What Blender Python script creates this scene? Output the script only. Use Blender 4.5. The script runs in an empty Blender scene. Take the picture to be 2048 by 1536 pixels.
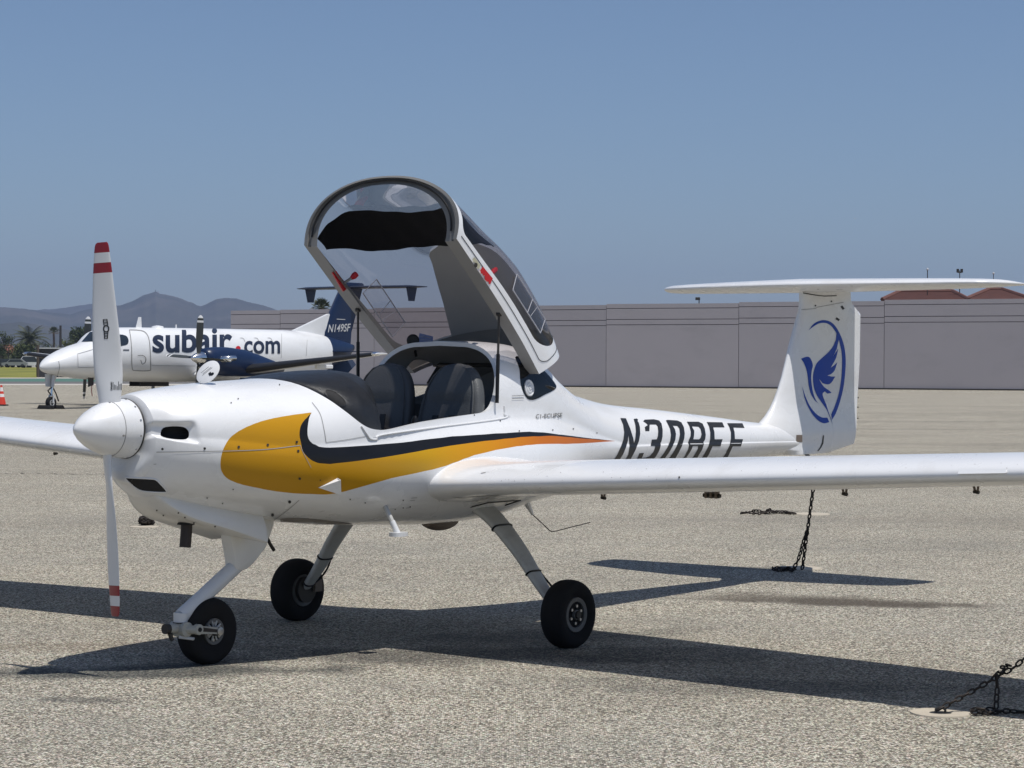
import bpy, bmesh, math, random
import numpy as np
from mathutils import Vector, Matrix, Euler
from mathutils.bvhtree import BVHTree
from mathutils.geometry import delaunay_2d_cdt

random.seed(7)
rng = np.random.default_rng(7)
scene = bpy.context.scene
COL = scene.collection

# ------------------------------------------------------------------ camera, sky, sun, exposure
F_PX, PITCH, ROLL, CAM_H = 4502.4, math.radians(-0.4501), math.radians(0.2403), 1.4639
IMG_W, IMG_H = 2048.0, 1536.0
cam_d = bpy.data.cameras.new('camera')
cam_d.sensor_width = 36.0
cam_d.lens = 36.0 * F_PX / IMG_W
cam_d.clip_start, cam_d.clip_end = 0.1, 60000
cam_o = bpy.data.objects.new('camera', cam_d)
COL.objects.link(cam_o)
_R0 = Vector((1, 0, 0))
_F0 = Vector((0, math.cos(PITCH), math.sin(PITCH)))
_U0 = Vector((0, -math.sin(PITCH), math.cos(PITCH)))
_cr, _sr = math.cos(ROLL), math.sin(ROLL)
_R1 = _cr * _R0 + _sr * _U0
_U1 = _cr * _U0 - _sr * _R0
_m = Matrix((_R1, _U1, -_F0)).transposed().to_4x4()
_m.translation = Vector((0, 0, CAM_H))
cam_o.matrix_world = _m
scene.camera = cam_o

SUN_DIR = Vector((0.2649, -0.2085, 1.0)).normalized()          # towards the sun
SUN_EL = math.asin(SUN_DIR.z)
SUN_AZ = math.atan2(SUN_DIR.x, SUN_DIR.y)
world = bpy.data.worlds.new('World')
scene.world = world
world.use_nodes = True
wn, wl = world.node_tree.nodes, world.node_tree.links
for n in list(wn):
    wn.remove(n)
w_out = wn.new('ShaderNodeOutputWorld')
w_bg = wn.new('ShaderNodeBackground')
w_bg.inputs['Strength'].default_value = 0.092
w_sky = wn.new('ShaderNodeTexSky')
w_sky.sky_type = 'NISHITA'
w_sky.sun_disc = False
w_sky.sun_elevation = SUN_EL
w_sky.sun_rotation = SUN_AZ
w_sky.altitude = 0
w_sky.air_density = 0.8
w_sky.dust_density = 0.8
w_sky.ozone_density = 4.7
wl.new(w_sky.outputs[0], w_bg.inputs[0])
wl.new(w_bg.outputs[0], w_out.inputs[0])

sun_d = bpy.data.lights.new('sun', 'SUN')
sun_d.energy = 4.3
sun_d.angle = math.radians(0.53)
sun_d.color = (1.0, 0.965, 0.91)
sun_o = bpy.data.objects.new('sun', sun_d)
COL.objects.link(sun_o)
sun_o.rotation_euler = SUN_DIR.to_track_quat('Z', 'Y').to_euler()
sun_o.location = (10, -5, 40)

scene.view_settings.view_transform = 'Standard'
scene.view_settings.look = 'None'
scene.view_settings.exposure = 0.0
scene.view_settings.gamma = 1.0
scene.view_settings.use_curve_mapping = False
scene.cycles.max_bounces = 8
scene.cycles.transparent_max_bounces = 16

# ------------------------------------------------------------------ materials
MATS = {}
def _new(name):
    m = bpy.data.materials.new(name)
    m.use_nodes = True
    MATS[name] = m
    return m, m.node_tree.nodes, m.node_tree.links, m.node_tree.nodes['Principled BSDF']

def mat(name, col, rough=0.5, metal=0.0, var=0.0, vscale=6.0, bump=0.0, bscale=60.0, coat=0.0, spec=0.5, dirt=None):
    """plain paint / rubber / metal with procedural variation, optional relief and grime"""
    m, N, L, b = _new(name)
    b.inputs['Base Color'].default_value = (*col, 1)
    b.inputs['Roughness'].default_value = rough
    b.inputs['Metallic'].default_value = metal
    b.inputs['Coat Weight'].default_value = coat
    b.inputs['Coat Roughness'].default_value = 0.06
    b.inputs['Specular IOR Level'].default_value = spec
    tc = N.new('ShaderNodeTexCoord')
    last = None
    if var > 0:
        t = N.new('ShaderNodeTexNoise'); t.inputs['Scale'].default_value = vscale; t.inputs['Detail'].default_value = 6
        L.new(tc.outputs['Object'], t.inputs['Vector'])
        mx = N.new('ShaderNodeMix'); mx.data_type = 'RGBA'
        mx.inputs['A'].default_value = (*[c * (1 - var) for c in col], 1)
        mx.inputs['B'].default_value = (*[min(1, c * (1 + var)) for c in col], 1)
        L.new(t.outputs['Fac'], mx.inputs['Factor'])
        last = mx.outputs['Result']
        r = N.new('ShaderNodeMapRange')
        r.inputs['To Min'].default_value = max(0.02, rough - 0.12); r.inputs['To Max'].default_value = min(1, rough + 0.12)
        L.new(t.outputs['Fac'], r.inputs['Value']); L.new(r.outputs[0], b.inputs['Roughness'])
    if dirt:
        dcol, amount, dscale = dirt
        t2 = N.new('ShaderNodeTexNoise'); t2.inputs['Scale'].default_value = dscale; t2.inputs['Detail'].default_value = 9; t2.inputs['Roughness'].default_value = 0.7
        mp = N.new('ShaderNodeMapping'); mp.inputs['Scale'].default_value = (0.35, 1, 1)
        L.new(tc.outputs['Object'], mp.inputs[0]); L.new(mp.outputs[0], t2.inputs['Vector'])
        r2 = N.new('ShaderNodeMapRange'); r2.inputs['From Min'].default_value = 0.52; r2.inputs['From Max'].default_value = 0.8
        r2.inputs['To Max'].default_value = amount
        L.new(t2.outputs['Fac'], r2.inputs['Value'])
        m2 = N.new('ShaderNodeMix'); m2.data_type = 'RGBA'
        L.new(r2.outputs[0], m2.inputs['Factor'])
        if last: L.new(last, m2.inputs['A'])
        else: m2.inputs['A'].default_value = (*col, 1)
        m2.inputs['B'].default_value = (*dcol, 1)
        last = m2.outputs['Result']
    if last: L.new(last, b.inputs['Base Color'])
    if bump > 0:
        t3 = N.new('ShaderNodeTexNoise'); t3.inputs['Scale'].default_value = bscale; t3.inputs['Detail'].default_value = 4
        L.new(tc.outputs['Object'], t3.inputs['Vector'])
        bp = N.new('ShaderNodeBump'); bp.inputs['Strength'].default_value = bump; bp.inputs['Distance'].default_value = 0.01
        L.new(t3.outputs['Fac'], bp.inputs['Height']); L.new(bp.outputs[0], b.inputs['Normal'])
    return m

def glass_mat(name, tint, gloss=0.06):
    """thin acrylic: tinted see-through plus a fresnel reflection"""
    m, N, L, b = _new(name)
    out = [n for n in N if n.type == 'OUTPUT_MATERIAL'][0]
    N.remove(b)
    tr = N.new('ShaderNodeBsdfTransparent'); tr.inputs[0].default_value = (*tint, 1)
    gl = N.new('ShaderNodeBsdfGlossy'); gl.inputs['Roughness'].default_value = 0.03
    fr = N.new('ShaderNodeLayerWeight'); fr.inputs['Blend'].default_value = 0.25
    mr = N.new('ShaderNodeMapRange'); mr.inputs['To Min'].default_value = gloss * 0.6; mr.inputs['To Max'].default_value = 0.5
    L.new(fr.outputs['Fresnel'], mr.inputs['Value'])
    mx = N.new('ShaderNodeMixShader')
    L.new(mr.outputs[0], mx.inputs[0]); L.new(tr.outputs[0], mx.inputs[1]); L.new(gl.outputs[0], mx.inputs[2])
    L.new(mx.outputs[0], out.inputs['Surface'])
    return m

WHITE = mat('gelcoat_white', (0.74, 0.745, 0.75), 0.28, var=0.03, vscale=3, coat=0.35, dirt=((0.46, 0.43, 0.38), 0.34, 4.0))
WHITE_DIRTY = mat('gelcoat_grimy', (0.70, 0.69, 0.66), 0.35, var=0.05, vscale=5, coat=0.2, dirt=((0.30, 0.26, 0.22), 0.45, 9.0))
BLACK_PAINT = mat('black_paint', (0.008, 0.008, 0.009), 0.35, coat=0.0, var=0.2, spec=0.35)
LETTER_BLACK = mat('letter_black', (0.013, 0.014, 0.016), 0.4, var=0.2)
GRIME = mat('belly_grime', (0.26, 0.24, 0.22), 0.6, var=0.5, vscale=9, dirt=((0.05, 0.045, 0.04), 0.9, 7))
SEAM = mat('seam_grey', (0.30, 0.30, 0.30), 0.6, var=0.2)
TEXTGREY = mat('text_grey', (0.12, 0.12, 0.12), 0.5)
SEAM_DARK = mat('seam_dark', (0.03, 0.03, 0.03), 0.6, var=0.2)
RUBBER = mat('tyre_rubber', (0.014, 0.014, 0.015), 0.85, var=0.25, vscale=20, bump=0.15, bscale=120, spec=0.2)
DARKHOLE = mat('dark_interior', (0.012, 0.012, 0.013), 0.8, var=0.2)
GLARE = mat('glareshield_black', (0.014, 0.015, 0.017), 0.36, var=0.25, vscale=14, bump=0.25, bscale=500, spec=0.45)
LEATHER = mat('seat_leather', (0.072, 0.076, 0.078), 0.50, var=0.18, vscale=9, bump=0.2, bscale=140)
CABIN = mat('cabin_grey', (0.22, 0.21, 0.20), 0.75, var=0.1, bump=0.15, bscale=300)
FRAMEGREY = mat('frame_grey', (0.20, 0.195, 0.185), 0.55, var=0.12, vscale=8)
LINING = mat('lining_grey', (0.34, 0.34, 0.335), 0.85, var=0.08, bump=0.15, bscale=400, spec=0.2)
SHADE = mat('sunshade_cloth', (0.010, 0.010, 0.011), 0.9, var=0.2, bump=0.3, bscale=90, spec=0.15)
RED = mat('signal_red', (0.50, 0.012, 0.016), 0.4, var=0.15)
PROP_RED = mat('blade_red', (0.26, 0.012, 0.022), 0.35, var=0.1)
PROP_WHITE = mat('blade_white', (0.66, 0.67, 0.68), 0.35, var=0.04, coat=0.2)
STEEL = mat('brushed_steel', (0.45, 0.45, 0.45), 0.35, metal=0.9, var=0.15)
DARKSTEEL = mat('dark_steel', (0.06, 0.055, 0.05), 0.55, metal=0.6, var=0.3)
CHAIN = mat('rusty_chain', (0.035, 0.028, 0.024), 0.7, metal=0.4, var=0.4, vscale=40)
RIM_GREY = mat('rim_grey', (0.11, 0.11, 0.11), 0.5, var=0.15)
GEAR_GREY = mat('gear_grey', (0.48, 0.48, 0.46), 0.4, var=0.08, dirt=((0.15, 0.13, 0.11), 0.4, 12))
FORK = mat('fork_grey', (0.42, 0.41, 0.36), 0.45, var=0.1, dirt=((0.12, 0.10, 0.08), 0.5, 20))
EXHAUST = mat('exhaust_brown', (0.05, 0.042, 0.038), 0.6, metal=0.5, var=0.3, vscale=20)
BROWN = mat('grimy_brown', (0.16, 0.125, 0.10), 0.6, var=0.25, vscale=20)
LOGO_BLUE = mat('logo_blue', (0.004, 0.048, 0.34), 0.45, var=0.08, spec=0.3)
NAVY = mat('navy_paint', (0.007, 0.020, 0.062), 0.4, var=0.1, coat=0.05, spec=0.35)
NAVY_TEXT = mat('navy_letter', (0.018, 0.026, 0.05), 0.4, var=0.1)
PALE = mat('pale_grey_paint', (0.55, 0.56, 0.57), 0.4, var=0.06)
BEIGE = mat('label_beige', (0.45, 0.43, 0.30), 0.6, var=0.1)
CARDBLUE = mat('card_blue', (0.30, 0.34, 0.55), 0.6, var=0.15)
CHROME = mat('polished_metal', (0.75, 0.75, 0.75), 0.12, metal=1.0, var=0.05)
BOOT = mat('deicing_boot', (0.012, 0.012, 0.013), 0.5, var=0.2)
GLASS = glass_mat('canopy_acrylic', (0.78, 0.73, 0.73))
GLASS_CLEAR = glass_mat('clear_acrylic', (0.9, 0.9, 0.92), 0.12)
GLASS_DARK = glass_mat('rear_window_acrylic', (0.16, 0.17, 0.19), 0.10)
COCKPIT_GLASS = mat('cockpit_glass', (0.02, 0.028, 0.036), 0.08, var=0.1, coat=0.5)

def stripe_mat():
    m, N, L, b = _new('stripe_gold')
    tc = N.new('ShaderNodeTexCoord'); sp = N.new('ShaderNodeSeparateXYZ'); L.new(tc.outputs['Object'], sp.inputs[0])
    mr = N.new('ShaderNodeMapRange'); mr.inputs['From Min'].default_value = 0.6; mr.inputs['From Max'].default_value = 4.0
    L.new(sp.outputs['X'], mr.inputs['Value'])
    cr = N.new('ShaderNodeValToRGB'); L.new(mr.outputs[0], cr.inputs[0])
    e = cr.color_ramp.elements
    e[0].position = 0.0; e[0].color = (0.50, 0.25, 0.008, 1)
    e[1].position = 1.0; e[1].color = (0.42, 0.10, 0.008, 1)
    for p, c in ((0.22, (0.50, 0.25, 0.005, 1)), (0.36, (0.52, 0.285, 0.005, 1)), (0.52, (0.54, 0.22, 0.006, 1)), (0.66, (0.48, 0.13, 0.008, 1))):
        k = e.new(p); k.color = c
    L.new(cr.outputs[0], b.inputs['Base Color'])
    b.inputs['Roughness'].default_value = 0.35
    b.inputs['Specular IOR Level'].default_value = 0.3
    return m
STRIPE = stripe_mat()

# ------------------------------------------------------------------ mesh helpers
def tag(o, label=None, cat=None, group=None, kind=None):
    if label: o['label'] = label
    if cat: o['category'] = cat
    if group: o['group'] = group
    if kind: o['kind'] = kind
    return o

def empty(name, loc=(0, 0, 0), rz=0.0):
    o = bpy.data.objects.new(name, None)
    o.empty_display_size = 0.2
    COL.objects.link(o)
    o.location = loc
    o.rotation_euler = (0, 0, rz)
    return o

class MB:
    """collects verts / faces / material slots of one mesh object"""
    def __init__(self): self.v, self.f, self.mi, self.mats, self.nrm = [], [], [], [], None
    def slot(self, m):
        if m not in self.mats: self.mats.append(m)
        return self.mats.index(m)
    def add(self, v, f, m):
        o = len(self.v); s = self.slot(m)
        self.v.extend([tuple(map(float, p)) for p in v])
        for q in f:
            self.f.append(tuple(int(i) + o for i in q)); self.mi.append(s)
        return self
    def box(self, c, d, m, R=None):
        c = Vector(c); h = Vector(d) / 2
        vs = [Vector((sx * h.x, sy * h.y, sz * h.z)) for sx in (-1, 1) for sy in (-1, 1) for sz in (-1, 1)]
        if R is not None: vs = [R @ p for p in vs]
        vs = [p + c for p in vs]
        return self.add(vs, [(0, 1, 3, 2), (4, 6, 7, 5), (0, 4, 5, 1), (2, 3, 7, 6), (0, 2, 6, 4), (1, 5, 7, 3)], m)
    def hexa(self, p8, m):
        return self.add(p8, [(0, 1, 3, 2), (4, 6, 7, 5), (0, 4, 5, 1), (2, 3, 7, 6), (0, 2, 6, 4), (1, 5, 7, 3)], m)
    def tube(self, pts, r, m, n=8, cap=True):
        pts = [Vector(p) for p in pts]
        rs = r if isinstance(r, (list, tuple)) else [r] * len(pts)
        rings = []; prev = None
        for i, p in enumerate(pts):
            t = (pts[min(i + 1, len(pts) - 1)] - pts[max(i - 1, 0)]).normalized()
            if prev is None:
                a = Vector((0, 0, 1)) if abs(t.z) < 0.9 else Vector((1, 0, 0))
                u = t.cross(a).normalized()
            else:
                u = (prev - t * prev.dot(t)).normalized()
            prev = u; w = t.cross(u)
            rings.append([p + (u * math.cos(k * 2 * math.pi / n) + w * math.sin(k * 2 * math.pi / n)) * rs[i] for k in range(n)])
        return self.loft(rings, m, True, cap)
    def loft(self, rings, m, closed=True, cap=False):
        n = len(rings[0]); v = [p for r in rings for p in r]; f = []
        for i in range(len(rings) - 1):
            for k in range(n if closed else n - 1):
                a, b = i * n + k, i * n + (k + 1) % n
                f.append((a, b, b + n, a + n))
        if cap:
            f.append(tuple(range(n))[::-1]); f.append(tuple((len(rings) - 1) * n + k for k in range(n)))
        return self.add(v, f, m)
    def lathe(self, prof, m, axis='x', c=(0, 0, 0), n=32, R=None):
        """prof: (along, radius)"""
        rings = []
        for a, r in prof:
            ring = []
            for k in range(n):
                t = 2 * math.pi * k / n
                p = {'x': Vector((a, r * math.cos(t), r * math.sin(t))), 'y': Vector((r * math.cos(t), a, r * math.sin(t))), 'z': Vector((r * math.cos(t), r * math.sin(t), a))}[axis]
                if R is not None: p = R @ p
                ring.append(p + Vector(c))
            rings.append(ring)
        return self.loft(rings, m, True, True)
    def build(self, name, parent=None, smooth=True, flip=False, angle=35, bevel=0.0, normals=None, recalc=True, subsurf=0):
        """flip mirrors y, for parts written with +y to the port side"""
        me = bpy.data.meshes.new(name)
        v = [(p[0], -p[1], p[2]) for p in self.v] if flip else self.v
        f = [q[::-1] for q in self.f] if flip else self.f
        me.from_pydata(v, [], f)
        for m in self.mats: me.materials.append(m)
        me.polygons.foreach_set('material_index', self.mi)
        if recalc:
            bm = bmesh.new(); bm.from_mesh(me)
            bmesh.ops.recalc_face_normals(bm, faces=bm.faces)
            if bevel > 0:
                es = [e for e in bm.edges if len(e.link_faces) == 2 and e.calc_face_angle(0) > math.radians(40)]
                bmesh.ops.bevel(bm, geom=es, offset=bevel, segments=2, profile=0.5, affect='EDGES', clamp_overlap=True)
            bm.to_mesh(me); bm.free()
        me.polygons.foreach_set('use_smooth', [smooth] * len(me.polygons))
        if smooth and normals is None and angle:
            me.set_sharp_from_angle(angle=math.radians(angle))
        if normals is not None:
            nn = [(p[0], -p[1], p[2]) for p in normals] if flip else [tuple(p) for p in normals]
            me.normals_split_custom_set_from_vertices(nn)
        me.update()
        o = bpy.data.objects.new(name, me)
        COL.objects.link(o)
        if parent is not None: o.parent = parent
        if name in ('panel_seam', 'blade_markings', 'fasteners', 'specks', 'data_plate', 'screws', 'hub_bolts'): o['kind'] = 'stuff'      # too small to pick apart
        if subsurf:
            md = o.modifiers.new('smooth', 'SUBSURF'); md.levels = subsurf; md.render_levels = subsurf
        return o

def pchip(xs, ys):
    xs = np.asarray(xs, float); ys = np.asarray(ys, float)
    h = np.diff(xs); d = np.diff(ys) / h; m = np.zeros_like(ys)
    for i in range(1, len(xs) - 1):
        if d[i - 1] * d[i] > 0:
            w1, w2 = 2 * h[i] + h[i - 1], h[i] + 2 * h[i - 1]
            m[i] = (w1 + w2) / (w1 / d[i - 1] + w2 / d[i])
    m[0], m[-1] = d[0], d[-1]
    def f(x):
        x = np.clip(np.asarray(x, float), xs[0], xs[-1])
        i = np.clip(np.searchsorted(xs, x) - 1, 0, len(h) - 1)
        t = (x - xs[i]) / h[i]
        return ((1 + 2 * t) * (1 - t) ** 2 * ys[i] + t * (1 - t) ** 2 * h[i] * m[i] + t * t * (3 - 2 * t) * ys[i + 1] + t * t * (t - 1) * h[i] * m[i + 1])
    return f

def crom(pts, n=8, closed=False):
    """Catmull-Rom polyline through 2D/3D points"""
    P = [np.array(p, float) for p in pts]; out = []
    m = len(P)
    rngi = range(m if closed else m - 1)
    for i in rngi:
        p0 = P[(i - 1) % m] if closed or i > 0 else 2 * P[0] - P[1]
        p1, p2 = P[i], P[(i + 1) % m]
        p3 = P[(i + 2) % m] if closed or i + 2 < m else 2 * P[-1] - P[-2]
        for k in range(n):
            t = k / n
            out.append(0.5 * (2 * p1 + (p2 - p0) * t + (2 * p0 - 5 * p1 + 4 * p2 - p3) * t * t + (3 * p1 - p0 - 3 * p2 + p3) * t ** 3))
    if not closed: out.append(P[-1])
    return [tuple(q) for q in out]

def inpoly(pts, poly):
    pts = np.asarray(pts, float); poly = np.asarray(poly, float)
    x, y = pts[:, 0], pts[:, 1]; ins = np.zeros(len(pts), bool)
    j = len(poly) - 1
    for i in range(len(poly)):
        xi, yi = poly[i]; xj, yj = poly[j]
        c = ((yi > y) != (yj > y)) & (x < (xj - xi) * (y - yi) / ((yj - yi) if yj != yi else 1e-12) + xi)
        ins ^= c; j = i
    return ins

def cdt(outer, inner_loops, grid):
    """triangulate a 2D domain keeping every loop's edges; returns verts (n,2), tris (m,3)"""
    vs, es = [], []
    loops = [outer] + list(inner_loops)
    for lp in loops:
        o = len(vs); k = len(lp)
        vs.extend(lp); es.extend([(o + i, o + (i + 1) % k) for i in range(k)])
    allp = np.array(vs, float)
    if len(grid):
        g = np.asarray(grid, float)
        keep = np.ones(len(g), bool)
        for q in allp:
            keep &= (np.abs(g[:, 0] - q[0]) + np.abs(g[:, 1] - q[1])) > 0.004 * SCALE_HINT[0]
        vs = list(vs) + [tuple(p) for p in g[keep]]
    r = delaunay_2d_cdt([Vector((float(a), float(b))) for a, b in vs], es, [], 0, 1e-7)
    V = np.array([(p.x, p.y) for p in r[0]]); T = np.array([f for f in r[2] if len(f) == 3], int)
    if len(T):
        a, b_, c = V[T[:, 0]], V[T[:, 1]], V[T[:, 2]]
        ar = np.abs((b_[:, 0] - a[:, 0]) * (c[:, 1] - a[:, 1]) - (b_[:, 1] - a[:, 1]) * (c[:, 0] - a[:, 0]))
        T = T[ar > 1e-6 * SCALE_HINT[0] ** 2]      # no slivers along straight borders
    return V, T
SCALE_HINT = [1.0]

def cdt_poly(outer, holes, step):
    """triangulated flat shape (any units) with interior points every `step`"""
    def dens(lp):
        out = []
        for i in range(len(lp)):
            a, b = np.array(lp[i], float), np.array(lp[(i + 1) % len(lp)], float)
            n = max(1, int(np.ceil(np.linalg.norm(b - a) / step)))
            out.extend([tuple(a + (b - a) * k / n) for k in range(n)])
        return out
    o = dens(outer); hs = [dens(h) for h in holes]
    a = np.array(o); lo, hi = a.min(0), a.max(0)
    gx, gy = np.meshgrid(np.arange(lo[0] + step / 2, hi[0], step), np.arange(lo[1] + step / 2, hi[1], step))
    g = np.stack([gx.ravel(), gy.ravel()], 1)
    g = g[inpoly(g, o)] if len(g) else g
    SCALE_HINT[0] = step * 80
    V, T = cdt(o, hs, g)
    SCALE_HINT[0] = 1.0
    if len(T) == 0: return V, T
    c = V[T].mean(1); k = inpoly(c, o)
    for h in hs: k &= ~inpoly(c, h)
    return V, T[k]

def font_shape(text, bold=0.0, space=1.0):
    """letters of the built-in typeface as a flat triangle mesh"""
    c = bpy.data.curves.new('letters', 'FONT'); c.body = text; c.offset = bold; c.space_character = space; c.resolution_u = 5
    o = bpy.data.objects.new('letters', c); COL.objects.link(o)
    dg = bpy.context.evaluated_depsgraph_get(); dg.update()
    me = bpy.data.meshes.new_from_object(o.evaluated_get(dg))
    bm = bmesh.new(); bm.from_mesh(me)
    bmesh.ops.triangulate(bm, faces=bm.faces)
    for _ in range(4):
        es = [e for e in bm.edges if e.calc_length() > 0.16]
        if not es: break
        bmesh.ops.subdivide_edges(bm, edges=es, cuts=1)
        bmesh.ops.triangulate(bm, faces=bm.faces)
    V = np.array([(v.co.x, v.co.y) for v in bm.verts]); bm.verts.index_update()
    T = np.array([[v.index for v in f.verts] for f in bm.faces], int)
    bm.free(); bpy.data.meshes.remove(me); COL.objects.unlink(o); bpy.data.objects.remove(o); bpy.data.curves.remove(c)
    return V, T

# a sight line measured in the photograph, used to put marks onto surfaces that stand in the scene
def sight(u, v):
    x, y = u - IMG_W / 2, v - IMG_H / 2
    a = _cr * x + _sr * y; w = -_sr * x + _cr * y
    return (_R0 * (a / F_PX) + _F0 - _U0 * (w / F_PX)).normalized()
CAM = Vector((0, 0, CAM_H))
def ground_at(u, v, z=0.0):
    d = sight(u, v); t = (z - CAM.z) / d.z
    return CAM + d * t

class Frame:
    """a craft's own axes: x aft, y to port, z up"""
    def __init__(self, origin, yaw_deg):
        a = math.radians(yaw_deg)
        self.o = Vector(origin); self.rz = a
        self.ax = Vector((math.cos(a), math.sin(a), 0)); self.ay = Vector((math.sin(a), -math.cos(a), 0))
    def loc(self, w):
        w = Vector(w) - self.o
        return Vector((w.dot(self.ax), w.dot(self.ay), w.z))
    def dir(self, d): return Vector((d.dot(self.ax), d.dot(self.ay), d.z))
    def ray(self, u, v): return self.loc(CAM), self.dir(sight(u, v))
    def on(self, u, v, axis, val):
        o, d = self.ray(u, v); return o + d * ((val - o[axis]) / d[axis])
    def world(self, l): return self.o + self.ax * l[0] + self.ay * l[1] + Vector((0, 0, l[2]))

class Caster:
    def __init__(self, frame, v, f):
        self.fr = frame; self.t = BVHTree.FromPolygons([tuple(map(float, p)) for p in v], [tuple(map(int, q)) for q in f])
    def hit(self, u, v, off=0.0):
        o, d = self.fr.ray(u, v)
        h, n, i, dist = self.t.ray_cast(o, d)
        if h is None: return None
        if n.dot(d) > 0: n = -n
        return h + n * off, n
    def decal(self, V, T, mat_, off, mb, nrm):
        pts, idx, ns = [], {}, []
        for i, q in enumerate(V):
            h = self.hit(float(q[0]), float(q[1]), off)
            if h is None: continue
            idx[i] = len(pts); pts.append(h[0]); ns.append(h[1])
        fs = [[idx[int(k)] for k in t] for t in T if all(int(k) in idx for k in t)]
        # drop triangles stretched over an edge
        good = [t for t in fs if max((pts[t[0]] - pts[t[1]]).length, (pts[t[1]] - pts[t[2]]).length, (pts[t[2]] - pts[t[0]]).length) < self.maxlen]
        good = [t if (pts[t[1]] - pts[t[0]]).cross(pts[t[2]] - pts[t[0]]).dot(ns[t[0]]) > 0 else t[::-1] for t in good]
        mb.add(pts, good, mat_); nrm.extend(ns)
    maxlen = 0.3
    def shape(self, name, polys, mat_, parent, off=0.002, step=7.0):
        mb, nrm = MB(), []
        for outer, holes in polys:
            V, T = cdt_poly(outer, holes, step); self.decal(V, T, mat_, off, mb, nrm)
        return mb.build(name, parent, flip=True, recalc=False, normals=nrm)
    def ribbon(self, mb, nrm, line, width, mat_, off=0.002, step=6.0):
        P = [np.array(p, float) for p in line]; pts = [P[0]]
        for a, b in zip(P[:-1], P[1:]):
            n = max(1, int(np.linalg.norm(b - a) / step))
            pts += [a + (b - a) * k / n for k in range(1, n + 1)]
        V = []
        for i, q in enumerate(pts):
            t = pts[min(i + 1, len(pts) - 1)] - pts[max(i - 1, 0)]; t = t / (np.linalg.norm(t) + 1e-9)
            nn = np.array((-t[1], t[0])) * width / 2
            V += [q + nn, q - nn]
        T = []
        for i in range(len(pts) - 1): T += [(2 * i, 2 * i + 1, 2 * i + 3), (2 * i, 2 * i + 3, 2 * i + 2)]
        self.decal(V, T, mat_, off, mb, nrm)
    def dots(self, mb, nrm, centres, r, mat_, off=0.003, n=8):
        for c in centres:
            V = [(c[0], c[1])] + [(c[0] + r * math.cos(2 * math.pi * k / n), c[1] + r * math.sin(2 * math.pi * k / n)) for k in range(n)]
            self.decal(V, [(0, 1 + k, 1 + (k + 1) % n) for k in range(n)], mat_, off, mb, nrm)
    def text(self, name, text, ox, oy, ux, uy, vx, vy, mat_, parent, off=0.002, bold=0.0, space=1.0):
        """letters: typeface unit x -> (ux,uy) px, unit y -> (vx,vy) px, origin (ox,oy)"""
        V, T = font_shape(text, bold, space)
        W = np.stack([ox + V[:, 0] * ux + V[:, 1] * vx, oy + V[:, 0] * uy + V[:, 1] * vy], 1)
        mb, nrm = MB(), []
        self.decal(W, T, mat_, off, mb, nrm)
        return mb.build(name, parent, flip=True, recalc=False, normals=nrm)

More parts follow.
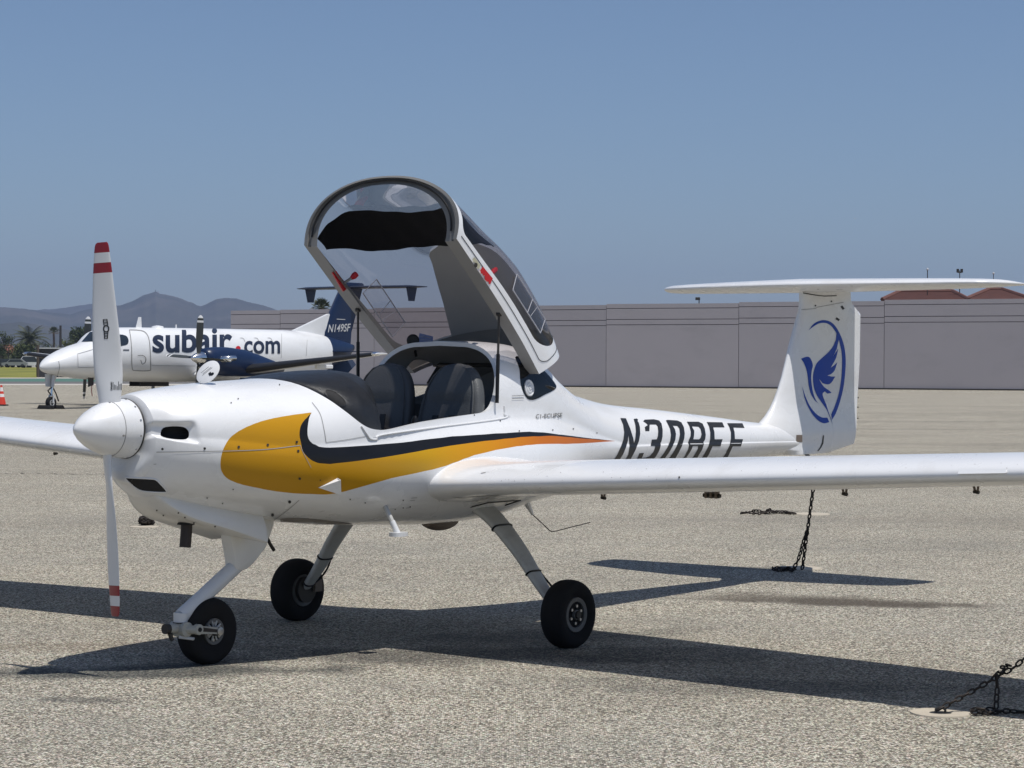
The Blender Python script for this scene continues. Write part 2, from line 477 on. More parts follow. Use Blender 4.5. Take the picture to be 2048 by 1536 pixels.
# ------------------------------------------------------------------ the ground
def apron_material():
    m, N, L, b = _new('apron_asphalt')
    tc = N.new('ShaderNodeTexCoord')
    P = tc.outputs['Object']
    def mixc(a, c2, fac, mode='MIX'):
        x = N.new('ShaderNodeMix'); x.data_type = 'RGBA'; x.blend_type = mode
        for s, val in (('A', a), ('B', c2)):
            if isinstance(val, tuple): x.inputs[s].default_value = (*val, 1)
            else: L.new(val, x.inputs[s])
        if isinstance(fac, float): x.inputs['Factor'].default_value = fac
        else: L.new(fac, x.inputs['Factor'])
        return x.outputs['Result']
    def ramp(src, stops):
        r = N.new('ShaderNodeValToRGB'); L.new(src, r.inputs[0]); e = r.color_ramp.elements
        e[0].position, e[0].color = stops[0][0], (*stops[0][1], 1); e[1].position, e[1].color = stops[-1][0], (*stops[-1][1], 1)
        for p, c in stops[1:-1]:
            k = e.new(p); k.color = (*c, 1)
        return r.outputs[0]
    def noise(scale, detail=4, rough=0.6, vec=None):
        t = N.new('ShaderNodeTexNoise'); t.inputs['Scale'].default_value = scale; t.inputs['Detail'].default_value = detail; t.inputs['Roughness'].default_value = rough
        L.new(vec or P, t.inputs['Vector']); return t.outputs['Fac']
    def maprange(src, a, c, lo, hi):
        r = N.new('ShaderNodeMapRange'); r.inputs['From Min'].default_value = a; r.inputs['From Max'].default_value = c
        r.inputs['To Min'].default_value = lo; r.inputs['To Max'].default_value = hi; L.new(src, r.inputs['Value']); return r.outputs[0]
    def math_(op, a, c):
        x = N.new('ShaderNodeMath'); x.operation = op
        for i, val in enumerate((a, c)):
            if isinstance(val, (int, float)): x.inputs[i].default_value = val
            else: L.new(val, x.inputs[i])
        return x.outputs[0]
    # exposed pebbles of several sizes
    vo = N.new('ShaderNodeTexVoronoi'); vo.inputs['Scale'].default_value = 112; L.new(P, vo.inputs['Vector'])
    sp = N.new('ShaderNodeSeparateColor'); L.new(vo.outputs['Color'], sp.inputs[0])
    stone = ramp(sp.outputs['Red'], [(0.0, (0.03, 0.028, 0.026)), (0.30, (0.10, 0.092, 0.08)), (0.47, (0.26, 0.236, 0.203)), (0.60, (0.47, 0.435, 0.38)), (0.78, (0.80, 0.76, 0.69)), (1.0, (1.0, 0.98, 0.94))])
    vo2 = N.new('ShaderNodeTexVoronoi'); vo2.inputs['Scale'].default_value = 190; L.new(P, vo2.inputs['Vector'])
    sp2 = N.new('ShaderNodeSeparateColor'); L.new(vo2.outputs['Color'], sp2.inputs[0])
    fine = ramp(sp2.outputs['Green'], [(0.0, (0.09, 0.085, 0.075)), (0.5, (0.33, 0.295, 0.245)), (1.0, (0.70, 0.66, 0.60))])
    c = mixc(stone, fine, maprange(noise(30, 2), 0.35, 0.65, 0.05, 0.45))
    hue = N.new('ShaderNodeCombineColor'); L.new(maprange(sp.outputs['Green'], 0, 1, .92, 1.14), hue.inputs[0]); L.new(maprange(sp.outputs['Blue'], 0, 1, .94, 1.06), hue.inputs[1]); L.new(maprange(sp2.outputs['Red'], 0, 1, .79, .98), hue.inputs[2])
    c = mixc(c, hue.outputs[0], 1.0, 'MULTIPLY')
    gap = maprange(vo.outputs['Distance'], 0.40, 0.75, 1.0, 0.45)
    c = mixc(c, (0.08, 0.072, 0.064), math_('SUBTRACT', 1.0, gap))
    # broad weathering
    big = maprange(noise(0.35, 6, 0.62), 0.25, 0.75, 0.84, 1.10)
    mid = maprange(noise(3.0, 5, 0.6), 0.25, 0.75, 0.9, 1.08)
    mult = math_('MULTIPLY', big, mid)
    cm = N.new('ShaderNodeVectorMath'); cm.operation = 'SCALE'; L.new(c, cm.inputs[0]); L.new(mult, cm.inputs['Scale'])
    c = cm.outputs[0]
    tint = maprange(noise(0.9, 4), 0.4, 0.7, 0.0, 0.22)
    c = mixc(c, (0.215, 0.215, 0.195), tint)
    # sweeping lanes along the rows of stands
    mp = N.new('ShaderNodeMapping'); mp.inputs['Scale'].default_value = (0.012, 0.32, 1); mp.inputs['Rotation'].default_value = (0, 0, 0.12); L.new(P, mp.inputs[0])
    lane = maprange(noise(1.0, 5, 0.65, mp.outputs[0]), 0.5, 0.72, 0.0, 0.35)
    c = mixc(c, (0.15, 0.13, 0.11), lane)
    # stains with a shape of their own; dark ones under the aircraft also deepen its shadow: (x, y, half length, half width, turn, strength, colour)
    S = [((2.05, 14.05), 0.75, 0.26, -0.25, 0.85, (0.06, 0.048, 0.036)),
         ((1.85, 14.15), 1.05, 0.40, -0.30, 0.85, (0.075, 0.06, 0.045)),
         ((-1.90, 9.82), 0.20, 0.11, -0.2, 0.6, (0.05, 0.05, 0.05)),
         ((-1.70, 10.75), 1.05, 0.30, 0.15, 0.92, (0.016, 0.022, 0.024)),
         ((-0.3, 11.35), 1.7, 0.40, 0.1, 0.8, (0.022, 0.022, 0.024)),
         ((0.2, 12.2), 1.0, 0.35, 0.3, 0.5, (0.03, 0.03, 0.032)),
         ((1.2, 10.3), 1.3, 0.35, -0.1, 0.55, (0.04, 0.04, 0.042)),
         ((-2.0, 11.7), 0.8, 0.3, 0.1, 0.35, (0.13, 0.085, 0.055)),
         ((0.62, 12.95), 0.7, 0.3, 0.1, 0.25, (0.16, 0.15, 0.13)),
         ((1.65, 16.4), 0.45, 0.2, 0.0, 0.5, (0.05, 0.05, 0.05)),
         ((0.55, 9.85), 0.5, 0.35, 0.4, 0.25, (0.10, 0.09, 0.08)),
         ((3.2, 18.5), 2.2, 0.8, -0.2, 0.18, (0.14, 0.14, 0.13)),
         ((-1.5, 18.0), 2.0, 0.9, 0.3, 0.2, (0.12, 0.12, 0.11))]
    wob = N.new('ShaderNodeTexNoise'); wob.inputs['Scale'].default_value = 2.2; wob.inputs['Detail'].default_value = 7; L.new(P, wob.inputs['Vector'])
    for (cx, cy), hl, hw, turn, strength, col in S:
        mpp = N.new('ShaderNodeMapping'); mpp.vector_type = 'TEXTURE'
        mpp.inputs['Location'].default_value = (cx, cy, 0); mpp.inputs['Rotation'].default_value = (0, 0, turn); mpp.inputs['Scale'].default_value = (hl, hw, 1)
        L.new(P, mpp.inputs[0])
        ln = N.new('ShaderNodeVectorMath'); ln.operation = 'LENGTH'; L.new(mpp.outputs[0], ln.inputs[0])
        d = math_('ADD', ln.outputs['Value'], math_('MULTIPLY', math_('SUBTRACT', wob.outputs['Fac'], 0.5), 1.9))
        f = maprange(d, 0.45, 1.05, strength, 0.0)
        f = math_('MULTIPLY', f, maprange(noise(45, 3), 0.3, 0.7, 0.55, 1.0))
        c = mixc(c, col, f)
    # scattered oil drips and tar spots
    for sc3, lim, stg in ((0.8, 0.05, 0.55), (2.3, 0.045, 0.4)):
        vo3 = N.new('ShaderNodeTexVoronoi'); vo3.inputs['Scale'].default_value = sc3; L.new(P, vo3.inputs['Vector'])
        s3 = N.new('ShaderNodeSeparateColor'); L.new(vo3.outputs['Color'], s3.inputs[0])
        pick = maprange(s3.outputs['Red'], 0.55, 0.6, 0.0, stg)
        dd = math_('ADD', vo3.outputs['Distance'], math_('MULTIPLY', math_('SUBTRACT', wob.outputs['Fac'], 0.5), 0.12))
        c = mixc(c, (0.06, 0.056, 0.05), math_('MULTIPLY', pick, maprange(dd, lim * 0.5, lim * 1.3, 1.0, 0.0)))
    L.new(c, b.inputs['Base Color'])
    b.inputs['Roughness'].default_value = 0.85
    b.inputs['Specular IOR Level'].default_value = 0.25
    bm_ = N.new('ShaderNodeBump'); bm_.inputs['Strength'].default_value = 0.7; bm_.inputs['Distance'].default_value = 0.008
    L.new(maprange(vo.outputs['Distance'], 0.0, 0.8, 1.0, 0.0), bm_.inputs['Height']); L.new(bm_.outputs[0], b.inputs['Normal'])
    return m
APRON = apron_material()

def sheet(name, pts, m, z):
    mb = MB(); mb.add([(p[0], p[1], z) for p in pts], [tuple(range(len(pts)))], m)
    o = mb.build(name, smooth=False); tag(o, kind='structure'); return o

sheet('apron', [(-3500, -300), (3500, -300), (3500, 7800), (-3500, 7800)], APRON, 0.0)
TAR = mat('tar_joint', (0.05, 0.045, 0.04), 0.8, var=0.3)
TAXI = mat('taxiway_asphalt', (0.12, 0.115, 0.11), 0.85, var=0.15, vscale=0.4)
TEAL = mat('green_painted_asphalt', (0.065, 0.15, 0.115), 0.8, var=0.15, vscale=0.3)
CURB = mat('pale_concrete', (0.50, 0.47, 0.42), 0.8, var=0.12, vscale=1.5)
def strip_between(name, v0, v1, m, z, ua=-1500, ub=2600, mid=560):
    a, b_, c, d = ground_at(ua, v0[0]), ground_at(ub, v0[1]), ground_at(ub, v1[1]), ground_at(ua, v1[0])
    return sheet(name, [a, b_, c, d], m, z)
# bands of the taxiway beyond the apron, nearest first
strip_between('concrete_gutter', (771.2, 769.6), (768.8, 767.6), CURB, 0.006, -2200, 760)
strip_between('taxiway', (768.8, 767.6), (763.2, 763.4), TAXI, 0.010, -2200, 760)
strip_between('green_taxiway_edge', (763.2, 763.4), (757.0, 757.6), TEAL, 0.014, -2200, 760)
strip_between('concrete_kerb', (757.0, 757.6), (755.2, 756.2), CURB, 0.03, -2200, 760)
# narrow tar joints across the apron
mbt = MB()
for (u0, v0), (u1, v1), w in (((-80, 832), (640, 833.5), .05), ((-80, 826), (640, 825), .05), ((1150, 833), (2200, 830), .05), ((1500, 846), (2200, 842), .04), ((1150, 856), (2200, 861), .04), ((-100, 945), (260, 950), .015)):
    a, c = ground_at(u0, v0), ground_at(u1, v1); n = 40; last = None
    dirv = (c - a).normalized(); side = Vector((-dirv.y, dirv.x, 0))
    ring = []
    for k in range(n + 1):
        p = a.lerp(c, k / n) + side * (math.sin(k * 1.7 + u0) * 0.12 + rng.normal() * 0.05)
        ww = w * (0.5 + rng.random())
        ring.append([p + side * ww + Vector((0, 0, .004)), p - side * ww + Vector((0, 0, .004))])
    mbt.loft(ring, TAR, closed=False)
tag(mbt.build('tar_joint', smooth=False), kind='structure')

# grass bank beyond the taxiway
def grass_material():
    m, N, L, b = _new('dry_grass')
    tc = N.new('ShaderNodeTexCoord')
    t = N.new('ShaderNodeTexNoise'); t.inputs['Scale'].default_value = 0.12; t.inputs['Detail'].default_value = 8; L.new(tc.outputs['Object'], t.inputs['Vector'])
    r = N.new('ShaderNodeValToRGB'); L.new(t.outputs['Fac'], r.inputs[0]); e = r.color_ramp.elements
    e[0].position, e[0].color = 0.35, (0.10, 0.115, 0.012, 1); e[1].position, e[1].color = 0.68, (0.27, 0.25, 0.03, 1)
    L.new(r.outputs[0], b.inputs['Base Color']); b.inputs['Roughness'].default_value = 0.9
    return m
GRASS = grass_material()
ga = [ground_at(u, 755.6) for u in (-2200, 74)]
mb = MB(); rows = []
for k in range(9):
    t = k / 8
    row = []
    for j in range(41):
        s = j / 40
        p = ga[0].lerp(ga[1], s); q = Vector((p.x, p.y, 0)); q = q + Vector((q.x, q.y, 0)).normalized() * (210 * t)
        row.append(Vector((q.x, q.y, 0.02 + 0.95 * t ** 1.1 + 0.12 * math.sin(s * 37 + t * 5) * t)))
    rows.append(row)
mb.loft(rows, GRASS, closed=False)
tag(mb.build('grass_bank'), kind='structure')

# ------------------------------------------------------------------ mountains
def hash_noise(x, y):
    v = 0
    for k, (a, b_, c) in enumerate(((1.0, 0.7, 0.3), (2.1, 1.9, 1.3), (4.3, 3.7, 2.9), (8.9, 7.3, 0.4), (17.0, 15.1, 5.2))):
        v = v + np.sin(x * a + 1.7 * np.sin(y * b_ + c) + c) * np.cos(y * b_ * 0.9 + 1.3 * np.sin(x * a * 0.8)) / (1.6 ** k)
    return v
def ridge(name, prof, D, depth, m, base=-1, amp=0.16, seed=0.0):
    pu = np.array([p[0] for p in prof], float); pv = np.array([p[1] for p in prof], float)
    us = np.arange(pu[0], pu[-1], 3.0); vs = np.interp(us, pu, pv)
    vs = vs + 1.6 * hash_noise(us * 0.045 + seed, us * 0.02 + seed) * 0.6
    rows = []
    nt = 34
    for k in range(nt + 8):
        t = k / nt
        dist = D - depth * (1 - t)
        row = []
        for u, v in zip(us, vs):
            s = sight(u, 731); s = Vector((s.x, s.y, 0)).normalized()
            hz = (math.tan(math.asin(sight(u, v).z))) * D + CAM.z
            lat = u / F_PX * D
            if t <= 1: h = hz * (t ** 1.25)
            else: h = hz * (1 - (t - 1) * 1.6)
            spur = hash_noise(np.array(lat / 260.0 + seed), np.array(dist / 420.0 + 2 * seed))
            h += hz * amp * spur * min(1.0, 3.2 * t) * max(0.0, min(1.0, abs(1 - t) * 4.0))
            p = s * dist
            row.append((p.x, p.y, base + max(h, 0.0)))
        rows.append(row)
    mb = MB(); mb.loft(rows, m, closed=False)
    return tag(mb.build(name, recalc=True, angle=0), kind='structure')
def hill_material(name, a, c):
    m, N, L, b = _new(name)
    tc = N.new('ShaderNodeTexCoord')
    t = N.new('ShaderNodeTexNoise'); t.inputs['Scale'].default_value = 0.004; t.inputs['Detail'].default_value = 12; t.inputs['Roughness'].default_value = 0.65
    L.new(tc.outputs['Object'], t.inputs['Vector'])
    r = N.new('ShaderNodeValToRGB'); L.new(t.outputs['Fac'], r.inputs[0]); e = r.color_ramp.elements
    e[0].position, e[0].color = 0.38, (*a, 1); e[1].position, e[1].color = 0.66, (*c, 1)
    L.new(r.outputs[0], b.inputs['Base Color']); b.inputs['Roughness'].default_value = 1.0; b.inputs['Specular IOR Level'].default_value = 0.0
    return m
HILL = hill_material('chaparral', (0.048, 0.05, 0.032), (0.10, 0.09, 0.068))
ridge('far_mountains', [(-500, 640), (-200, 628), (-60, 622), (60, 620), (110, 617), (190, 606), (250, 612), (330, 622), (500, 640), (900, 660)], 7400, 700, HILL, seed=4.1)
ridge('mountains', [(-700, 640), (-420, 612), (-250, 622), (-120, 606), (-40, 616), (0, 613), (30, 614), (75, 621), (112, 625), (140, 629), (162, 622), (190, 615), (240, 609), (262, 602), (287, 590), (305, 584), (311, 582.5), (318, 586), (340, 591), (370, 600), (402, 611), (418, 604), (432, 598), (448, 595), (470, 597), (500, 604), (525, 610), (560, 622), (640, 640), (760, 655), (900, 668), (1100, 690)], 6000, 2100, HILL, seed=1.3)
ridge('foothills', [(-700, 690), (-420, 668), (-250, 660), (-100, 655), (0, 646), (40, 643), (90, 650), (150, 662), (230, 672), (330, 668), (420, 676), (520, 690), (640, 700)], 4200, 1000, HILL, seed=2.4)
# mast on the highest peak
mbm = MB()
pk = sight(311, 582.5) ; pkp = CAM + pk * 6010
mbm.tube([pkp + Vector((0, 0, -10)), pkp + Vector((0, 0, 4))], [1.6, 0.8], DARKSTEEL, 6)
mbm.box(pkp + Vector((6, 0, -4)), (6, 5, 6), PALE)
tag(mbm.build('mountain_mast'), 'tiny mast and hut on the highest mountain peak', 'mast')

# ------------------------------------------------------------------ the long grey wall
WALL = mat('wall_grey_paint', (0.45, 0.415, 0.425), 0.85, var=0.05, vscale=0.25, dirt=((0.29, 0.265, 0.27), 0.35, 0.5), bump=0.15, bscale=6)
WALL_JOINT = mat('wall_joint', (0.12, 0.11, 0.115), 0.9, var=0.1)
WALL_CAP = mat('wall_cap_paint', (0.30, 0.275, 0.28), 0.85, var=0.05)
def wall_pt(u):
    # wall runs gently nearer towards the right of the view
    d = 161.0 - (u - 1130) * (161.0 - 148.5) / (2048 - 1130) if u > 1130 else 161.0 + (1130 - u) * (174.0 - 161.0) / 670
    s = sight(u, 731); s = Vector((s.x / s.y, 1, 0))
    return s * d
wall = empty('boundary_wall', wall_pt(1130)); w0 = wall.location
tag(wall, 'long plain grey panelled wall along the far edge of the apron', 'wall')
joints = [461, 560, 748, 972, 1212, 1477, 1768, 2085, 2430, 2810, 3230]
LV = [0.0, 4.37, 4.75, 5.52, 5.86]
for a, c in zip(joints[:-1], joints[1:]):
    A, B = wall_pt(a), wall_pt(c)
    d = (B - A).normalized(); nrm = Vector((d.y, -d.x, 0)).normalized()
    if nrm.y > 0: nrm = -nrm
    um = (a + c) / 2; s = 0.965 + 0.035 * (um - 461) / 670 if um < 1130 else 1.0 + 0.04 * (um - 1130) / 918
    mb = MB(); g = 0.018
    A2, B2 = A + d * g, B - d * g
    for i in range(4):
        z0, z1 = LV[i] * s + (0.045 if i else -0.2), LV[i + 1] * s - (0.0 if i == 3 else 0.0)
        p = []
        for q in (A2, B2):
            for off in (0, -0.25):
                for z in (z0, z1):
                    p.append(q + nrm * off + Vector((0, 0, z)) - w0)
        mb.hexa(p, WALL)
    p = []
    for q in (A, B):
        for off in (-0.06, -0.30):
            for z in (-0.2, 5.80 * s): p.append(q + nrm * off + Vector((0, 0, z)) - w0)
    mb.hexa(p, WALL_JOINT)
    mb.build('panel', wall, smooth=False)
mb = MB()
for a, c in zip(joints[:-1], joints[1:]):
    A, B = wall_pt(a), wall_pt(c); d = (B - A).normalized(); nrm = Vector((d.y, -d.x, 0)).normalized()
    if nrm.y > 0: nrm = -nrm
    p = []
    for q in (A, B):
        for off in (0.12, -0.1):
            for z in (-0.05, 0.10): p.append(q + nrm * off + Vector((0, 0, z)) - w0)
    mb.hexa(p, TAR)
mb.build('plinth', wall, smooth=False)

# ------------------------------------------------------------------ things behind the wall
TILE = mat('terracotta', (0.13, 0.055, 0.042), 0.8, var=0.3, vscale=1.2, bump=0.3, bscale=3)
TILE2 = mat('terracotta_dull', (0.22, 0.095, 0.06), 0.85, var=0.3, vscale=1.0)
STUCCO = mat('stucco', (0.46, 0.42, 0.36), 0.85, var=0.08)
def at(u, v, dist):
    s = sight(u, v); return CAM + s * (dist / math.hypot(s.x, s.y))
def hip_house(name, label, dist, eave_l, eave_r, ridge_l, ridge_r, group=None, tile=TILE, depth=11.0, base=0.0, cap=True):
    a, c = at(*eave_l, dist), at(*eave_r, dist); r0, r1 = at(*ridge_l, dist + depth / 2), at(*ridge_r, dist + depth / 2)
    d = (c - a); d.z = 0; d.normalize(); back = Vector((-d.y, d.x, 0))
    if back.y < 0: back = -back
    o0 = Vector(((a.x + c.x) / 2, (a.y + c.y) / 2, base))
    h = empty(name, o0); tag(h, label, 'house', group)
    ze = (a.z + c.z) / 2
    a = Vector((a.x, a.y, ze)); c = Vector((c.x, c.y, ze)); zr = (r0.z + r1.z) / 2; r0.z = r1.z = zr
    a2, c2 = a + back * depth, c + back * depth
    mb = MB()
    # courses of tiles: stepped strips on each slope
    def slope(p, q, rq, rp, n):
        for k in range(n):
            t0, t1 = k / n, (k + 1) / n
            up = Vector((0, 0, 0.05))
            q0, q1, q2, q3 = p.lerp(rp, t0) + up, q.lerp(rq, t0) + up, q.lerp(rq, t1), p.lerp(rp, t1)
            mb.add([q0 - o0, q1 - o0, q2 - o0, q3 - o0, q0 - up * 1.6 - o0, q1 - up * 1.6 - o0], [(0, 1, 2, 3), (4, 5, 1, 0)], tile)
    n = 9
    slope(a, c, r1, r0, n); slope(c, c2, r1, r1, n); slope(c2, a2, r0, r1, n); slope(a2, a, r0, r0, n)
    mb.build('roof', h, smooth=False, recalc=False)
    if cap:
        mc = MB()
        for p, q in ((r0, r1), (a, r0), (c, r1), (a2, r0), (c2, r1)):
            mc.tube([p - o0 + Vector((0, 0, .06)), q - o0 + Vector((0, 0, .06))], 0.16, tile, 6)
        mc.build('ridge_tiles', h)
    mw = MB(); e = 0.6
    cen = (a + c2) / 2; hx = (c - a).length / 2 - e; hy = depth / 2 - e
    R = Matrix((d, back, Vector((0, 0, 1)))).transposed()
    mw.box(Vector((cen.x, cen.y, (ze + base) / 2)) - o0, (hx * 2, hy * 2, ze - base), STUCCO, R)
    mw.build('wall', h, smooth=False)
    return h
hip_house('house', 'house with long red tiled hip roof showing above the grey wall', 185, (1764, 601), (1938, 599), (1800, 583.5), (1905, 583))
hip_house('house', 'house with short peaked red tiled roof showing above the wall at right', 190, (1932, 599), (2062, 598), (1978, 579.5), (2004, 579))
def pole(name, label, u, vt, vb, dist, r, head=None, cat='pole', m=DARKSTEEL, group=None):
    p = at(u, vt, dist); b0 = Vector((p.x, p.y, 0.0))
    h = empty(name, b0); tag(h, label, cat, group)
    mb = MB(); mb.tube([Vector((0, 0, 0)), Vector((0, 0, p.z))], [r, r * 0.7], m, 8); mb.build('mast', h)
    if head:
        mh = MB()
        if head == 'ball': mh.lathe([(-.10, .02), (-.08, .07), (0, .10), (.08, .07), (.10, .02)], PALE, 'z', (0, 0, p.z + .1), 10)
        if head == 'twin':
            for s in (-1, 1):
                mh.box((s * .16, 0, p.z - .02), (.18, .2, .30), m)
            mh.tube([(-.16, 0, p.z - .16), (.16, 0, p.z - .16)], .05, m, 6)
        if head == 'arm':
            mh.tube([(0, 0, p.z), (-.9, 0, p.z + .15)], .06, m, 6); mh.box((-1.2, 0, p.z + .12), (.6, .25, .15), m)
        mh.build('lamp_head', h)
    return h
pole('lamp_pole', 'thin pole with pale ball lamp, leftmost of three above the roofs', 1855, 541, 600, 188, .05, 'ball', 'lamp post')
pole('lamp_pole', 'thin pole with twin lamp heads between two ball lamps above the roofs', 1919.5, 541, 600, 188, .05, 'twin', 'lamp post')
pole('lamp_pole', 'short pole with ball lamp above the right tiled roof', 1987, 549, 600, 196, .04, 'ball', 'lamp post')
pole('utility_pole', 'dark wooden utility pole behind the trees at left', 121, 651, 735, 470, .32, None, 'pole')
pole('street_lamp', 'small street lamp in front of the low house at left', 16.5, 694.5, 735, 430, .10, 'arm', 'lamp post')

# ------------------------------------------------------------------ trees
LEAF_D = mat('leaf_dark', (0.035, 0.05, 0.018), 0.7, var=0.35, vscale=0.8, spec=0.2)
LEAF_M = mat('leaf_mid', (0.06, 0.075, 0.025), 0.7, var=0.35, vscale=0.8, spec=0.2)
LEAF_Y = mat('leaf_olive', (0.10, 0.11, 0.035), 0.7, var=0.3, vscale=0.8, spec=0.2)
PALM_L = mat('palm_leaf', (0.065, 0.075, 0.04), 0.6, var=0.3, vscale=0.8, spec=0.3)
PALM_DRY = mat('palm_dry', (0.16, 0.12, 0.085), 0.8, var=0.3)
BARK = mat('bark', (0.09, 0.07, 0.055), 0.9, var=0.3)
def leaf(mb, p, size, m, up=0.4):
    n = Vector((rng.normal(), rng.normal(), rng.normal() + up)).normalized()
    a = n.cross(Vector((rng.normal(), rng.normal(), rng.normal()))).normalized(); b_ = n.cross(a)
    s = size * (0.6 + 0.8 * rng.random())
    mb.add([p - a * s, p + b_ * s * .45, p + a * s, p - b_ * s * .45], [(0, 1, 2, 3)], m)
def broadleaf(label, u, v_top, v_base, width, dist, mats, n=1500, group=None, name='tree', trunk=0.3, base=0.0, cat='tree'):
    top = at(u, v_top, dist); w = width / F_PX * dist / 2
    b0 = Vector((top.x, top.y, base)); H = top.z - base
    t = empty(name, b0); tag(t, label, cat, group)
    mb = MB(); mt = MB()
    clumps = []
    nc = 16
    for k in range(nc):
        a = rng.random() * 2 * math.pi; rr = w * (0.25 + 0.6 * rng.random())
        z = H * (trunk + (1 - trunk) * (0.12 + 0.72 * rng.random()))
        fall = math.sqrt(max(0.05, 1 - ((z / H - 0.55) / 0.5) ** 2))
        clumps.append((Vector((math.cos(a) * rr * fall, math.sin(a) * rr * fall, z)), w * (0.28 + 0.22 * rng.random())))
    clumps.append((Vector((0, 0, H * 0.86)), w * 0.35))
    for c, r in clumps:
        mt.tube([Vector((0, 0, H * trunk * 0.6)), c * 0.6 + Vector((0, 0, H * 0.1)), c], [w * .05, w * .03, w * .012], BARK, 5)
        m = mats[rng.integers(len(mats))]
        for _ in range(n // len(clumps)):
            d = Vector((rng.normal(), rng.normal(), rng.normal() * 0.8)).normalized() * r * (rng.random() ** 0.45)
            p = c + d
            p.z = min(p.z, H)
            leaf(mb, p, w * 0.07, m if rng.random() < .7 else mats[rng.integers(len(mats))])
    mt.tube([Vector((0, 0, -.2)), Vector((w * .03, 0, H * trunk)), Vector((0, 0, H * .7))], [w * .09, w * .07, w * .03], BARK, 8)
    mt.build('trunk', t); mb.build('crown', t, smooth=False, recalc=False)
    return t
def frond(mb, base, az, el, length, m, droop=0.9, leafw=0.09, n=14):
    p = Vector(base); el0 = el; pts = [p.copy()]
    for k in range(n):
        d = Vector((math.cos(az) * math.cos(el), math.sin(az) * math.cos(el), math.sin(el)))
        p = p + d * (length / n); pts.append(p.copy()); el -= droop * 1.6 / n
    mb.tube(pts, [length * .012 * (1 - k / (n + 1)) + .01 for k in range(n + 1)], m, 4)
    side = Vector((-math.sin(az), math.cos(az), 0))
    for k in range(2, n + 1):
        f = k / n; L_ = length * leafw * 3.2 * math.sin(math.pi * min(1, f * .85 + .15)) + length * .03
        ax_ = (pts[k] - pts[k - 1]).normalized()
        for s in (-1, 1):
            tip = pts[k] + side * s * L_ * .8 + ax_ * L_ * .55 + Vector((0, 0, -L_ * .28))
            q = ax_ * length * .026
            mb.add([pts[k] - q, pts[k] + q, tip], [(0, 1, 2)], m)
def palm(label, u, v_top, v_crown, dist, length, nf=26, dry=False, fan=False, base=0.0, name='palm_tree'):
    c = at(u, v_crown, dist); b0 = Vector((c.x, c.y, base)); H = c.z - base
    t = empty(name, b0); tag(t, label, 'palm tree')
    mt = MB(); rad = 0.28 if fan else 0.42
    mt.tube([Vector((0, 0, -.2)), Vector((.05, 0, H * .3)), Vector((.12, 0, H * .7)), Vector((0.05, 0, H))], [rad * 1.2, rad, rad * .85, rad * .9], BARK, 9); mt.build('trunk', t)
    mb = MB()
    for k in range(nf):
        az = k * 2.399 + rng.normal() * .1; f = k / nf
        el = math.radians(82 - 100 * f)
        if fan:
            base_p = Vector((0.05, 0, H)); d = Vector((math.cos(az) * math.cos(el), math.sin(az) * math.cos(el), math.sin(el)))
            st = base_p + d * length * .5; mb.tube([base_p, st], .03, PALM_L, 4)
            side = d.cross(Vector((0, 0, 1))).normalized(); upv = side.cross(d)
            for j in range(11):
                a = (j - 5) * .27
                tip = st + (d * math.cos(a) + side * math.sin(a)) * length * .55 + Vector((0, 0, -length * .10 * abs(a)))
                mb.add([st - side * .02, st + upv * .03 + (d * math.cos(a + .1) + side * math.sin(a + .1)) * length * .3, tip, st + (d * math.cos(a - .1) + side * math.sin(a - .1)) * length * .3], [(0, 1, 2, 3)], PALM_DRY if f > .8 and dry else PALM_L)
        else:
            frond(mb, (0.05, 0, H), az, el, length * (.85 + .3 * rng.random()), PALM_L if f < .85 else PALM_DRY, droop=.75 + .5 * f)
    mb.build('crown', t, smooth=False, recalc=False)
    return t
GB = 0.9
broadleaf('dark bushy tree at the left edge above the red roof', 4, 659, 735, 52, 440, [LEAF_D, LEAF_M], 2200, trunk=.15, base=GB)
palm('feathery date palm with long arching fronds above the low house', 58, 650, 683, 440, 4.2, 34, base=GB)
palm('small fan palm with round head on a thin trunk beside the utility pole', 107, 655, 665, 520, 1.5, 26, True, True, base=GB)
broadleaf('broad dark tree right of the utility pole, behind the turboprop nose', 168, 654, 735, 84, 500, [LEAF_D, LEAF_D, LEAF_M], 2600, trunk=.2)
broadleaf('olive green bush left below the broad dark tree', 128, 676, 735, 56, 480, [LEAF_M, LEAF_Y], 1800, trunk=.1, name='bush', cat='bush')
broadleaf('leafy shrub under the date palm in front of the red roof', 46, 688, 735, 66, 425, [LEAF_D, LEAF_M, LEAF_Y], 2200, trunk=.1, base=GB, name='bush', cat='bush')
broadleaf('low dark bush beneath the house at the left edge', 2, 704, 735, 30, 420, [LEAF_D, LEAF_M], 1200, trunk=.05, base=GB, name='bush', cat='bush')
broadleaf('distant rounded tree beyond the dark grey fence', 88, 679, 735, 40, 560, [LEAF_D], 1000, trunk=.15, base=0)
palm('fan palm poking up behind the turboprop tail fin', 641, 603, 617, 205, 1.05, 30, True, True)
broadleaf('small rounded tree top above the wall, seen through the canopy', 866, 607, 690, 17, 230, [LEAF_D, LEAF_M], 900, trunk=.5)
broadleaf('tiny shrub top beside the tree above the wall', 882, 612, 690, 9, 232, [LEAF_D, LEAF_M], 400, trunk=.5, name='bush', cat='bush')
broadleaf('pointed dark conifer top behind the turboprop cabin roof', 388, 646, 720, 12, 420, [LEAF_D], 600, trunk=.3)
hip_house('house', 'low house with faded red roof between bushes at the left', 455, (-40, 706), (36, 706), (-24, 691), (22, 691), tile=TILE2, depth=9, base=GB)
